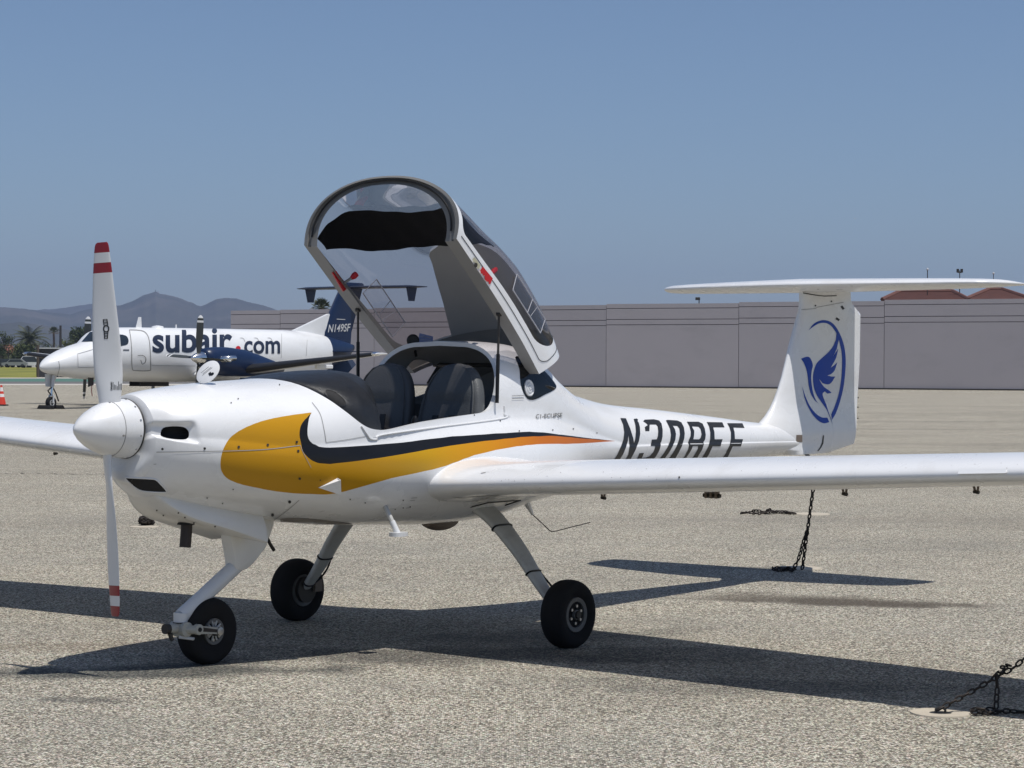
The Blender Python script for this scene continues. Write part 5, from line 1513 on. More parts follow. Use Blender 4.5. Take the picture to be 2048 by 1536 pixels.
for f in np.linspace(0, 1, 9):
    x = 2.42 + .24 * f; w = .055 * math.sin(math.pi * (.12 + .76 * f)) ** .5; d = .062 * math.sin(math.pi * (.10 + .80 * f)) ** .45
    rings.append([(x, .06 + w * math.cos(a), .625 - d * math.sin(a) ** .6) for a in np.linspace(0, math.pi, 14)])
mb.loft(rings, BROWN, closed=False); mb.add(rings[0], [tuple(range(14))], BROWN); mb.add(rings[-1], [tuple(range(14))], BROWN); mb.build('belly_antenna', craft, flip=True)
mb = MB(); A_ = AF.on(1052, 1003, 1, .10); B_ = AF.on(1065, 1029, 1, .10); C_ = AF.on(1103, 1064, 1, .10); D_ = AF.on(1180, 1045, 1, .10)
mb.tube([A_ + Vector((0, 0, .03)), A_, B_], [.026, .022, .007], WHITE, 10); mb.tube([Vector(q) for q in crom([tuple(B_), tuple(B_.lerp(C_, .5)), tuple(B_.lerp(C_, .92)), tuple(C_.lerp(D_, .06)), tuple(C_.lerp(D_, .5)), tuple(D_)], 5)], .0028, EXHAUST, 6); mb.build('whip_antenna', craft, flip=True)
mb = MB(); mb.tube([AF.on(1026, 1016, 1, .2), AF.on(1024, 1004, 1, .2)], [.010, .018], WHITE_DIRTY, 8); mb.build('drain_fairing', craft, flip=True)

# oil door standing open on top of the cowling
od = MB(); c_ = AF.on(416, 744, 1, .06)
Rl, Ul, Bl = AF.dir(_R1), AF.dir(_U1), -AF.dir(sight(416, 744))
lng = (Rl * 50 + Ul * 42).normalized(); sht = (-Rl * .64 + Ul * .77).normalized()
n_ = (Bl * math.cos(math.radians(48)) + sht * math.sin(math.radians(48))).normalized(); v_ = n_.cross(lng).normalized()
Rm = Matrix((lng, v_, n_)).transposed(); rr_ = .066
od.lathe([(-.004, rr_ * .96), (-.003, rr_), (.001, rr_), (.002, rr_ * .97), (.002, .001)], WHITE, 'z', c_, 36, Rm)
for i, (y0, x0, x1) in enumerate(((-.004, -.033, .030), (-.012, -.026, .026), (-.026, -.03, .018))):
    a, b_ = c_ + Rm @ Vector((x0, y0, .0028)), c_ + Rm @ Vector((x1, y0 + .002, .0028)); od.tube([a, b_], .0012, SEAM, 4)
od.lathe([(.002, .010), (.004, .009)], LETTER_BLACK, 'z', c_ + Rm @ Vector((.012, .036, 0)), 10, Rm); od.box(c_ + Rm @ Vector((.004, .026, .003)), (.014, .022, .002), LETTER_BLACK, Rm)
dn = c_ - lng * rr_ * .8
od.tube([dn + v_ * .02, Vector((dn.x, dn.y, dn.z - .05))], .004, STEEL, 6); od.build('oil_door', craft, flip=True)

# ---------------- the raised canopy
R0 = AF.on(1090, 748, 1, .53); C0 = AF.on(612, 490, 1, -.53)
e2 = Vector((C0.x - R0.x, 0, C0.z - R0.z)); SL = e2.length; e2.normalize(); n2 = Vector((-e2.z, 0, e2.x))
if n2.z < 0: n2 = -n2
Hs = pchip([-.30, -.20, 0, .2, .4, .6, .8, 1.0, 1.1, 1.24, 1.35], [.38, .44, .505, .535, .535, .498, .435, .38, .35, .315, .28])
TOPA = AF.on(770, 352, 1, 0.0); S_TOP = (TOPA - Vector((R0.x, 0, R0.z))).dot(e2); H_TOP = (TOPA - Vector((R0.x, 0, R0.z))).dot(n2)
print('canopy', R0, SL, S_TOP, H_TOP, e2, n2)
hk = H_TOP / float(Hs(S_TOP))
CW_ = pchip([-.3, 0, .3, .7, 1.0, 1.3], [.455, .49, .525, .545, .545, .53])
def can(t, v, k=1.0, off=0.0):
    """t 0 rear .. 1 front, v 0 port rail .. 1 starboard rail; k scales the section inwards"""
    t, v = np.broadcast_arrays(np.asarray(t, float), np.asarray(v, float))
    a = v * np.pi; c, s = np.cos(a), np.clip(np.sin(a), 0, 1)
    cy = np.sign(c) * np.abs(c) ** (2 / 2.25); sh = s ** (2 / 2.25)
    S = None
    s_f = SL + (S_TOP - SL) * sh; s_r = -.55 * .42 * sh
    S = s_r + (s_f - s_r) * t
    H = Hs(S) * hk
    # sides bow outwards a little above the rail
    y = CW_(S) * cy * (1 + .035 * np.sin(np.clip(sh, 0, 1) * np.pi)) * k - off * cy
    h = H * sh * k - off * sh
    return np.stack([R0.x + e2.x * S + n2.x * h, y, R0.z + e2.z * S + n2.z * h], -1)
canopy = empty('canopy'); canopy.parent = craft
gl_loop = []
tr, tf, va, vb = .088, .968, .042, .958
def arc(ct, cv, rt, rv, a0, a1, n=10): return [(ct + rt * math.cos(a), cv + rv * math.sin(a)) for a in np.linspace(a0, a1, n)]
gl_loop = arc(tr + .14, va + .10, .14, .10, math.pi, 1.5 * math.pi) + arc(tf - .03, va + .03, .03, .03, 1.5 * math.pi, 2 * math.pi) + arc(tf - .03, vb - .03, .03, .03, 0, .5 * math.pi) + arc(tr + .14, vb - .10, .14, .10, .5 * math.pi, math.pi)
def densify(lp, step):
    out = []
    for i in range(len(lp)):
        a, b_ = np.array(lp[i], float), np.array(lp[(i + 1) % len(lp)], float); n = max(1, int(np.ceil(np.linalg.norm(b_ - a) / step)))
        out += [tuple(a + (b_ - a) * k / n) for k in range(n)]
    return out
gl_loop = densify(gl_loop, .02)
out_l = [(t, 0) for t in np.linspace(0, 1, 40)] + [(1, v) for v in np.linspace(0, 1, 50)[1:]] + [(t, 1) for t in np.linspace(1, 0, 40)[1:]] + [(0, v) for v in np.linspace(1, 0, 50)[1:-1]]
gT, gV = np.meshgrid(np.linspace(0, 1, 42)[1:-1], np.linspace(0, 1, 52)[1:-1], indexing='ij'); g = np.stack([gT.ravel(), gV.ravel()], 1)
V, T = cdt(out_l, [gl_loop], g); c = V[T].mean(1); ing = inpoly(c, gl_loop)
def vnorm(P, T):
    N_ = np.zeros_like(P)
    fn = np.cross(P[T[:, 1]] - P[T[:, 0]], P[T[:, 2]] - P[T[:, 0]])
    for k in range(3): np.add.at(N_, T[:, k], fn)
    N_ /= np.linalg.norm(N_, axis=1, keepdims=True) + 1e-12
    cen = P.mean(0) - np.array([n2.x, 0, n2.z]) * .3
    if ((P - cen) * N_).sum() < 0: N_ = -N_
    return N_
P = can(V[:, 0], V[:, 1]); Nn = vnorm(P, T)
ccast = Caster(AF, P, T)
mb = MB(); mb.add(P, T[~ing], WHITE); mb.build('canopy_frame', canopy, flip=True, recalc=False, normals=[tuple(n) for n in Nn])
Pi = can(V[:, 0], V[:, 1], 1, .016)
mb = MB(); mb.add(Pi, T[~ing], FRAMEGREY)
# closing edge and inner flange all round
def loop_strip(loop, ks, m, mb):
    t_, v_ = np.array([p[0] for p in loop]), np.array([p[1] for p in loop])
    mb.loft([[tuple(p) for p in can(t_, v_, k)] for k in ks], m, closed=True)
loop_strip(out_l, (1.0, .985), FRAMEGREY, mb)
loop_strip(out_l, (.985, .955), FRAMEGREY, mb)
loop_strip([(t * .985 + .0, v) for t, v in out_l], (.955, .84), FRAMEGREY, mb)
mb.build('inner_frame', canopy, flip=True, angle=40)
mb = MB()
sl = [(1.0 - .004, v) for v in np.linspace(.03, .97, 60)]; mb.tube([Vector(p) for p in can(np.array([q[0] for q in sl]), np.array([q[1] for q in sl]), .905)], .0055, BLACK_PAINT, 8)
for v_ in (0.004, .996): mb.tube([Vector(p) for p in can(np.linspace(.02, .985, 30), np.full(30, v_), .93)], .006, BLACK_PAINT, 8)
mb.build('rubber_seal', canopy, flip=True)
mb = MB(); mb.add(can(V[:, 0], V[:, 1], 1, .002), T[ing], GLASS); mb.build('canopy_glass', canopy, flip=True, recalc=False, normals=[tuple(n) for n in Nn])
# thin joint line between frame and shell edge
smb, snr = MB(), []
lp = [(.045 + .02 * 0, v) for v in np.linspace(.02, .98, 40)]
lineP = [(t, .022) for t in np.linspace(.97, .09, 50)] + arc(.09, .062, .05, .04, 1.5 * math.pi, math.pi, 8) + [(.04, v) for v in np.linspace(.08, .92, 40)] + arc(.09, .938, .05, .04, math.pi, .5 * math.pi, 8) + [(t, .978) for t in np.linspace(.09, .97, 50)]
cp = [Vector(p) for p in can(np.array([q[0] for q in lineP]), np.array([q[1] for q in lineP]), 1, -.0005)]
smb.tube(cp, .0022, SEAM_DARK, 5); smb.build('panel_seam', canopy, flip=True)
# opaque lining of the rear roof
LT1 = .60
mb = MB(); rows = []
for f in np.linspace(0, 1, 26):
    row = []; hw = .262 - .135 * f ** 1.15 if f < .93 else (.262 - .135 * f ** 1.15) - .05 * ((f - .93) / .07) ** 2
    for q in np.linspace(-1, 1, 26):
        row.append(tuple(can(.03 + .50 * f + .035 * f * (1 - q * q), .5 + q * hw, 1, .012)))
    rows.append(row)
mb.loft(rows, LINING, closed=False); mb.build('roof_lining', canopy, flip=True)
# black cloth sunshade strung across under the glass
sb_ = pchip([0, .12, .2, .285, .34, .43], [.53, .548, .585, .655, .727, .835]); st_ = pchip([0, .07, .165, .235, .29, .35, .43], [.778, .788, .838, .893, .905, .908, .915])
mb = MB(); rows = []
for i, f in enumerate(np.linspace(0, 1, 10)):
    row = []
    for j, v_ in enumerate(np.linspace(.07, .93, 48)):
        d_ = abs(v_ - .5); w = .006 * math.sin(j * .45) * (1 if i in (0, 9) else .4)
        row.append(tuple(can(float(sb_(d_)) + (float(st_(d_)) - float(sb_(d_))) * f + w, v_, 1, .020 + .012 * math.sin(math.pi * f) + .004 * math.sin(j * 1.3))))
    rows.append(row)
mb.loft(rows, SHADE, closed=False); mb.build('sunshade', canopy, flip=True)
# sliding vent panes with clear frames
EDGE = mat('acrylic_edge', (0.38, 0.38, 0.41), 0.2)
def cpt(u, v, off=.012):
    h = ccast.hit(u, v, off); return h[0] if h else None
for nm, quads in (('vent_pane', [[(1030, 550), (1086, 640), (1077, 666), (1022, 580)], [(1061, 600), (1051, 626)]]), ('vent_pane', [[(751, 557), (808, 644), (782, 674), (723, 586)], [(780, 599), (757, 627)]])):
    mb = MB(); Q = [cpt(*q) for q in quads[0]]; X_ = [cpt(*q) for q in quads[1]]
    if any(q is None for q in Q + X_): print('vent miss', nm, Q, X_); continue
    for i in range(4):
        mb.tube([Q[i], Q[(i + 1) % 4]], .0036 if i % 2 == 0 else .0024, EDGE, 6)
    mb.tube(X_, .0022, EDGE, 6); mb.tube([X_[1], Q[3].lerp(Q[2], .62), Q[0].lerp(Q[1], .72), X_[0]], .0014, EDGE, 5)
    mb.add(Q, [(0, 1, 2, 3)], GLASS_CLEAR); mb.build(nm, canopy, flip=True)
# latches
mb = MB()
def plate(pts, m, th, mb, cast=None, Y=None):
    Q = [cast.hit(*p)[0] if cast else AF.on(*p, 1, Y) for p in pts]
    nn_ = (Q[1] - Q[0]).cross(Q[2] - Q[0]).normalized(); o_, d_ = AF.ray(*pts[0])
    if nn_.dot(d_) > 0: nn_ = -nn_
    lo, hi = [q - nn_ * .004 for q in Q], [q + nn_ * th for q in Q]; k = len(Q)
    mb.add(lo + hi, [tuple(range(k, 2 * k))] + [(i, (i + 1) % k, k + (i + 1) % k, k + i) for i in range(k)], m)
    return Q, nn_
Qn, nn_ = plate([(965, 534), (983, 557), (976, 571), (955, 548)], RED, .004, MB(), ccast)
ccast.shape('latch_plate', [([(964, 533), (984, 557), (977, 572), (954, 548)], [])], RED, canopy, .006, 4)
ccast.shape('lock_label', [([(948, 514), (960, 531), (954, 545), (939, 525)], [])], BEIGE, canopy, .005, 4)
mb = MB(); q_ = ccast.hit(950, 530)[0] + nn_ * .006; mb.lathe([(0, .013), (.002, .012)], DARKSTEEL, 'z', q_, 12, nn_.to_track_quat('Z', 'Y').to_matrix()); mb.build('lock', canopy, flip=True, smooth=False)
mb = MB(); a = (Qn[2] + Qn[3]) / 2 + nn_ * .012; cq = (Qn[0] + Qn[1] + Qn[2] + Qn[3]) / 4 + nn_ * .02
mb.tube([cq + Vector((0, 0, .015)), cq], .010, STEEL, 10); mb.tube([cq, AF.on(972, 575, 1, cq.y + .02), AF.on(969, 592, 1, cq.y + .01)], [.008, .011, .007], STEEL, 8); mb.build('latch_lever', canopy, flip=True)
mb = MB(); a, b_ = AF.on(978, 552, 1, .40), AF.on(989, 541, 1, .36); mb.tube([a, b_, b_ + (b_ - a) * .25], [.008, .016, .012], RED, 8); mb.build('latch_handle', canopy, flip=True)
mb = MB(); plate([(663.5, 545), (672, 542), (692, 579), (686, 583)], RED, .004, mb, None, -.475); mb.build('latch_plate', canopy, flip=True, smooth=False)
mb = MB(); a, b_ = AF.on(688, 566, 1, -.47), AF.on(703, 556, 1, -.43); mb.tube([a, b_], .008, STEEL, 8); d = (AF.on(713, 548, 1, -.42) - b_); mb.tube([b_ - d * .1, b_ + d * .5, b_ + d], [.010, .019, .017], RED, 8); mb.build('latch_handle', canopy, flip=True)
# gas struts and hinge fittings
for s, (tp, bt) in ((1, ((998, 628), (994, 806))), (-1, ((716, 620), (716, 762)))):
    a, b_ = AF.on(*tp, 1, s * .49), AF.on(*bt, 1, s * .49); mid = a.lerp(b_, .45)
    mb = MB(); mb.tube([a, mid], .0065, DARKSTEEL, 8); mb.tube([mid, b_], .010, BLACK_PAINT, 10); mb.lathe([(-.012, .012), (.012, .012)], DARKSTEEL, 'y', a, 10); mb.build('gas_strut', canopy, flip=True)
mb = MB()
for s in (1, -1):
    mb.tube([(2.95, s * .38, 1.36), (3.02, s * .36, 1.46), (3.02, s * .34, 1.52)], .013, DARKSTEEL, 8)
mb.tube([(3.0, -.38, 1.47), (3.0, .38, 1.47)], .012, DARKSTEEL, 8); mb.build('hinge', canopy, flip=True)
# black round clip with a pale blue card behind the hoop
a = AF.on(826, 681, 1, -.28); mb = MB(); fwd = -AF.dir(sight(826, 681)); Rm = fwd.to_track_quat('Z', 'Y').to_matrix()
mb.lathe([(-.02, .02), (-.015, .034), (.01, .036), (.016, .028), (.016, .02)], BLACK_PAINT, 'z', a, 20, Rm); mb.tube([a, a - Vector((-.03, 0, .09))], .008, BLACK_PAINT, 8); clip = mb.build('round_clip', craft, flip=True)
mb = MB(); Q = [AF.on(*q, 1, -.27) for q in ((839, 666), (866, 673), (866, 694), (833, 697))]; nq = fwd * .003
mb.add([q + nq for q in Q] + [q - nq for q in Q], [(0, 1, 2, 3), (7, 6, 5, 4), (0, 4, 5, 1), (1, 5, 6, 2), (2, 6, 7, 3), (3, 7, 4, 0)], CARDBLUE)
for k in range(4):
    f = .2 + .2 * k; mb.tube([Q[0].lerp(Q[3], f).lerp(Q[1].lerp(Q[2], f), .12) + nq * 1.3, Q[0].lerp(Q[3], f).lerp(Q[1].lerp(Q[2], f), .85) + nq * 1.3], .0015, PALE, 4)
mb.build('card', craft, flip=True, smooth=False)

# ================================================================== THE TURBOPROP BEHIND
BF = Frame((-15.40, 73.43, 0), 56.4)
bee = empty('turboprop_airliner', BF.o, BF.rz)
tag(bee, 'white twin turboprop with dark blue tail and engines parked in the background', 'aircraft')
TX = [0.0, .06, .23, .45, .68, 1.1, 1.6, 2.05, 2.25, 2.5, 2.9, 3.7, 5.2, 9.4, 12.2, 13.5, 14.2, 14.77, 15.4, 16.2, 16.7]
TT = pchip(TX, [1.39, 1.47, 1.61, 1.73, 1.83, 1.99, 2.13, 2.24, 2.40, 2.59, 2.68, 2.73, 2.75, 2.77, 2.78, 2.74, 2.67, 2.60, 2.51, 2.37, 2.27])
TBm = pchip(TX, [1.36, 1.28, 1.20, 1.15, 1.12, 1.06, 1.0, .97, .965, .95, .93, .90, .87, .86, .88, .95, 1.03, 1.15, 1.38, 1.70, 2.05])
TW = pchip(TX, [.01, .09, .24, .37, .47, .58, .68, .73, .74, .765, .785, .80, .80, .80, .80, .74, .64, .53, .40, .22, .06])
def bsec(x, n=40):
    T, B, W = float(TT(x)), float(TBm(x)), float(TW(x)); zc = (T + B) / 2; h = (T - B) / 2; r = []
    for k in range(n):
        a = 2 * math.pi * k / n; r.append((x, W * math.copysign(abs(math.cos(a)) ** .92, math.cos(a)), zc + h * math.copysign(abs(math.sin(a)) ** .92, math.sin(a))))
    return r
xs_ = [0, .02, .06, .12, .2, .32, .45, .6, .8, 1.0, 1.25, 1.5, 1.75, 2.0, 2.1, 2.2, 2.3, 2.4, 2.5, 2.65, 2.85, 3.1, 3.5, 4, 5, 6, 7, 8, 9, 10, 11, 12, 12.6, 13.2, 13.7, 14.1, 14.45, 14.75]
AIRW = mat('airliner_white', (0.74, 0.75, 0.76), 0.35, var=0.04, vscale=0.8, coat=.3, dirt=((0.42, 0.40, 0.37), 0.45, 1.3))
mb = MB(); mb.loft([bsec(x) for x in xs_], AIRW, True, True)
bfus = mb.build('fuselage', bee, flip=True, angle=60)
allb = MB(); allb.loft([bsec(x) for x in xs_ + [15.1, 15.4, 15.8, 16.2, 16.5, 16.7]], AIRW, True, True)
bc = Caster(BF, allb.v, allb.f); bc.maxlen = 1.5
mb = MB(); mb.loft([bsec(x) for x in (14.75, 15.1, 15.4, 15.8, 16.2, 16.5, 16.7)], NAVY, True, True); mb.build('tail_cone', bee, flip=True, angle=60)
bc.shape('windscreen', [([(163, 684), (180, 664.5), (189, 663), (191, 683)], [])], COCKPIT_GLASS, bee, .012, 4)
bc.shape('cockpit_window', [(crom([(233, 671), (250, 671), (256.5, 679), (255, 688), (246, 691), (233, 691)], 3, True), [])], COCKPIT_GLASS, bee, .012, 4)
smb, snr = MB(), []
bc.ribbon(smb, snr, crom([(258.5, 660), (275, 660.5), (289, 664), (297, 676), (300, 700), (301, 735), (297, 741), (272, 741), (264, 736), (263, 700), (261, 676), (258.5, 660)], 4), 1.6, SEAM, .012)
bc.ribbon(smb, snr, crom([(275, 711), (285, 711), (291, 716), (290, 724), (284, 728), (281, 720)], 4), 1.0, SEAM_DARK, .014)
bc.ribbon(smb, snr, [(155, 708), (156, 735), (190, 735)], .8, SEAM, .012); bc.ribbon(smb, snr, [(155, 708), (190, 698)], .8, SEAM, .012)
bc.ribbon(smb, snr, crom([(117, 722), (119, 735), (115, 749)], 3), 1.0, SEAM, .012)
bc.ribbon(smb, snr, [(303, 731), (390, 732)], .7, SEAM, .012)
for x_ in (486, 514, 541): bc.ribbon(smb, snr, crom([(x_ - 6, 676), (x_, 677), (x_ + 4, 684)], 3), .8, SEAM, .012)
bc.ribbon(smb, snr, [(563, 668), (562, 716)], .6, SEAM, .012); bc.ribbon(smb, snr, [(614, 680), (612, 712)], .6, SEAM, .012)
bc.ribbon(smb, snr, [(246, 700), (258, 700)], 2.0, NAVY_TEXT, .012)
smb.build('panel_seam', bee, flip=True, recalc=False, normals=snr)
Vx, _ = font_shape('x'); XH = Vx[:, 1].max()
Vs, _ = font_shape('subair', .025); sc_ = (464 - 304.5) / (Vs[:, 0].max() - Vs[:, 0].min())
bc.text('airline_lettering', 'subair', 304.5 - Vs[:, 0].min() * sc_, 703.5, sc_, -.6, 0, -31.0 / XH, NAVY_TEXT, bee, .012, .025)
Vs, _ = font_shape('com', .02); sc_ = (560 - 488) / (Vs[:, 0].max() - Vs[:, 0].min())
bc.text('airline_lettering', 'com', 488 - Vs[:, 0].min() * sc_, 706.5, sc_, -.2, 0, -23.0 / XH, NAVY_TEXT, bee, .012, .02)
smb, snr = MB(), []; bc.dots(smb, snr, [(476, 697)], 5.0, RED, .012, 16); smb.build('red_dot', bee, flip=True, recalc=False, normals=snr)
# fin, dorsal fillet, tailplane
def plate_loft(name, secs, m, parent=None, n=14):
    mb = MB(); mb.loft([[(x, y, z) for x, y in sym(n, le, te, h)] for z, le, te, h in secs], m, True, True)
    o = mb.build(name, parent or bee, flip=True, angle=45); return o, mb
bfin, bfm = plate_loft('fin', [(2.3, 14.60, 16.45, .10), (2.75, 14.66, 16.50, .10), (3.43, 15.10, 16.78, .09), (4.40, 15.78, 17.18, .08), (4.62, 15.92, 17.28, .10), (4.68, 16.0, 17.2, .06)], NAVY)
mb = MB()
P_ = [(12.9, 2.74), (15.10, 3.44), (15.13, 3.40), (14.78, 2.55), (13.6, 2.6)]
mb.loft([[(x, y, z) for x, z in P_] for y in (-.07, -.03, .03, .07)], AIRW, True, True); mb.build('dorsal_fillet', bee, flip=True, smooth=False)
fc_ = Caster(BF, bfm.v, bfm.f); fc_.maxlen = 1
Vs, _ = font_shape('N149SF', .012); sc_ = (699 - 656) / (Vs[:, 0].max() - Vs[:, 0].min()); hh = 15.0 / .69
fc_.text('registration', 'N149SF', 655.5 - Vs[:, 0].min() * sc_, 664.5, sc_, -.05 * sc_, .16 * hh, -hh, PALE, bfin, .012, .012)
smb, snr = MB(), []; fc_.ribbon(smb, snr, [(673, 638.2), (690, 639)], 1.2, PALE, .012); smb.build('white_line', bfin, flip=True, recalc=False, normals=snr)
mb = MB(); rings = []
for Y in (-2.95, -2.9, -2.5, -1, 0, 1, 2.5, 2.9, 2.95):
    a = abs(Y); le, te = 16.35 + .17 * a, 17.55 - .02 * a; h = .06 * (1 if a < 2.9 else .4); rings.append([(x, Y, 4.50 + z) for x, z in sym(12, le, te, h)])
TAILG = mat('tailplane_blue_grey', (0.018, 0.028, 0.055), .45, var=.1)
mb.loft(rings, TAILG, True, True); mb.build('tailplane', bee, flip=True, angle=45)
for s in (1, -1):
    mb = MB(); mb.hexa([(16.95, s * 2.45, 3.95), (16.80, s * 2.45, 4.46), (16.95, s * 2.49, 3.95), (16.80, s * 2.49, 4.46), (17.30, s * 2.45, 3.95), (17.45, s * 2.45, 4.46), (17.30, s * 2.49, 3.95), (17.45, s * 2.49, 4.46)], NAVY); mb.build('taillet', bee, flip=True, smooth=False)
    mb = MB(); mb.hexa([(14.7, s * .5, 1.98), (14.7, s * .5, 2.03), (15.1, s * 1.55, 1.99), (15.1, s * 1.55, 2.01), (16.0, s * .3, 1.98), (16.0, s * .3, 2.03), (15.9, s * 1.55, 1.99), (15.9, s * 1.55, 2.01)], NAVY); mb.build('stabilon', bee, flip=True, smooth=False)
    mb = MB(); mb.hexa([(14.0, s * .42, 1.25), (14.0, s * .38, 1.28), (14.9, s * .78, .88), (14.9, s * .75, .86), (16.3, s * .22, 1.75), (16.3, s * .18, 1.78), (16.35, s * .40, 1.50), (16.35, s * .37, 1.48)], TAILG); mb.build('ventral_strake', bee, flip=True, smooth=False)
# wings
for s in (1, -1):
    rows = []
    for Y in (.5, 1.2, 2.0, 2.6, 3.2, 4.5, 6.0, 7.5, 8.05, 8.22, 8.28):
        le = 6.75 + .09 * max(0, Y - 2.6); te = 9.1 - .14 * Y; z0 = 1.10 + .098 * max(0, Y - .8) ** 1.02
        t = .17 if Y < 8.1 else .08
        c = te - le; rows.append([(le + x * c, s * Y, z0 + z * c) for x, z in airfoil(22, t, .02)])
    n = len(rows[0]); mb = MB()
    lei = 21
    mb.loft(rows, AIRW, True, True)
    wo = mb.build('wing', bee, flip=True, angle=45)
    mb = MB(); idx = list(range(lei - 6, lei + 6))
    rr2 = []
    for r in rows[2:-2]:
        lead = Vector(r[lei]); cen = Vector(r[lei - 6]).lerp(Vector(r[lei + 5]), .5)
        rr2.append([tuple(Vector(r[i]) + (Vector(r[i]) - cen).normalized() * .010) for i in idx])
    mb.loft(rr2, BOOT, closed=False); mb.build('deicing_boot', wo, flip=True)
    mb = MB(); p = Vector(rows[-3][lei]); mb.lathe([(-.1, .03), (.0, .07), (.25, .07), (.35, .03)], CHROME, 'x', p + Vector((.02, s * .08, .02)), 12); mb.build('tip_light', wo, flip=True)
    mb = MB(); mb.box((8.3, s * 5.2, 1.42), (.9, .12, .14), AIRW); mb.build('flap_fairing', wo, flip=True, smooth=False, bevel=.03)
# engines
for s in (1, -1):
    en = empty('engine'); en.parent = bee
    mb = MB(); rings = []
    for x, rz, ry, zc in ((4.96, .20, .22, 1.70), (5.02, .33, .32, 1.67), (5.2, .41, .37, 1.64), (5.6, .48, .41, 1.60), (6.2, .50, .43, 1.58), (7.0, .47, .43, 1.54), (7.8, .38, .38, 1.46), (8.6, .26, .28, 1.38), (9.2, .12, .12, 1.34)):
        rings.append([(x, s * 2.6 + ry * math.copysign(abs(math.cos(a)) ** .85, math.cos(a)), zc + rz * math.copysign(abs(math.sin(a)) ** .85, math.sin(a))) for a in np.linspace(0, 2 * math.pi, 28, endpoint=False)])
    mb.loft(rings, NAVY, True, True); mb.build('nacelle', en, flip=True, angle=50)
    mb = MB(); mb.lathe([(5.04, .16), (5.0, .20), (5.03, .225), (5.3, .25)], CHROME, 'x', (0, s * 2.6, 1.30), 20); mb.lathe([(5.035, .155), (5.034, .01)], DARKHOLE, 'x', (0, s * 2.6, 1.30), 16); mb.build('intake_lip', en, flip=True)
    for q in (1, -1):
        mb = MB(); mb.tube([(5.55, s * 2.6 + q * .36, 1.66), (5.60, s * 2.6 + q * .52, 1.68), (5.78, s * 2.6 + q * .60, 1.70), (5.95, s * 2.6 + q * .62, 1.70)], [.11, .11, .10, .09], CHROME, 12, False); mb.build('exhaust_stack', en, flip=True)
    mb = MB(); mb.lathe([(4.40, .005), (4.44, .045), (4.55, .11), (4.70, .17), (4.85, .21), (4.97, .225), (4.98, .1)], CHROME, 'x', (0, s * 2.6, 1.70), 28); mb.build('spinner', en, flip=True)
    for k in range(4):
        a = math.radians(4 + 90 * k); d = Vector((0, math.sin(a), math.cos(a))); w = Vector((.94, .34 * math.cos(a), -.34 * math.sin(a)))
        mb = MB(); o_ = Vector((4.78, s * 2.6, 1.70))
        def sec(r, c): return [o_ + d * r + w * c * q1 * .5 + w.cross(d) * q2 * .018 for q1, q2 in ((-1, 0), (-.4, 1), (.5, 1), (1, 0), (.5, -1), (-.4, -1))]
        st = [(.15, .13), (.35, .20), (.7, .27), (1.0, .27), (1.20, .25)]
        DK = MATS.get('blade_grey') or mat('blade_grey', (0.035, 0.04, 0.04), .5, var=.1)
        mb.loft([sec(*q) for q in st], DK); mb.loft([sec(1.20, .25), sec(1.27, .24)], PROP_WHITE); mb.loft([sec(1.27, .24), sec(1.35, .21)], DK); mb.loft([sec(1.35, .21), sec(1.42, .12), sec(1.45, .02)], PROP_WHITE)
        mb.build('blade', en, flip=True, angle=50)
# undercarriage
g = empty('nose_gear'); g.parent = bee
mb = MB(); q = lambda u, v: BF.on(u, v, 1, 0)
mb.hexa([q(95, 748) + Vector((0, -.12, 0)), q(96, 773) + Vector((0, -.12, 0)), q(95, 748) + Vector((0, -.08, 0)), q(96, 773) + Vector((0, -.08, 0)), q(119, 746) + Vector((0, -.12, 0)), q(110, 774) + Vector((0, -.12, 0)), q(119, 746) + Vector((0, -.08, 0)), q(110, 774) + Vector((0, -.08, 0))], PALE); mb.build('gear_door', g, flip=True, smooth=False)
WC = Vector((.50, 0, .205))
mb = MB(); mb.tube([(.62, 0, 1.1), (.56, 0, .72)], .06, PALE, 10); mb.tube([(.56, 0, .72), (.52, 0, .42)], .04, CHROME, 10); mb.tube([(.53, .1, .45), (.50, .1, .2)], .03, PALE, 8); mb.tube([(.53, -.1, .45), (.50, -.1, .2)], .03, PALE, 8); mb.tube([(.53, -.1, .45), (.53, .1, .45)], .03, PALE, 8)
mb.tube([(.53, 0, .72), (.36, 0, .60), (.50, 0, .46)], .025, DARKSTEEL, 6); mb.tube([(.58, 0, .72), (.70, .03, .5), (.80, .05, .25)], .022, DARKSTEEL, 6); mb.build('strut', g, flip=True)
wheel(g, WC, .205, .15, 1, 'wheel', PALE)
for s in (1, -1):
    g = empty('main_gear'); g.parent = bee
    mb = MB(); mb.tube([(8.2, s * 2.6, 1.3), (8.2, s * 2.6, .35)], .06, PALE, 10); mb.build('strut', g, flip=True)
    mb = MB(); mb.box((8.0, s * 2.35, .86), (1.5, .04, .34), DARKSTEEL); mb.box((8.0, s * 2.85, .86), (1.5, .04, .34), DARKSTEEL); mb.build('gear_door', g, flip=True, smooth=False)
    for y_ in (2.42, 2.78): wheel(g, Vector((8.2, s * y_, .28)), .28, .18, s, 'wheel', PALE)
mb = MB()
p = q(275, 655); mb.hexa([p + Vector((-.10, -.01, -.05)), p + Vector((.05, -.01, .36)), p + Vector((-.10, .01, -.05)), p + Vector((.05, .01, .36)), p + Vector((.20, -.01, -.05)), p + Vector((.18, -.01, .36)), p + Vector((.20, .01, -.05)), p + Vector((.18, .01, .36))], AIRW); mb.build('antenna', bee, flip=True, smooth=False)
mb = MB(); p = q(315, 655.5); mb.lathe([(-.05, .25), (.05, .2), (.08, .05)], AIRW, 'z', p, 12); mb.build('antenna', bee, flip=True)
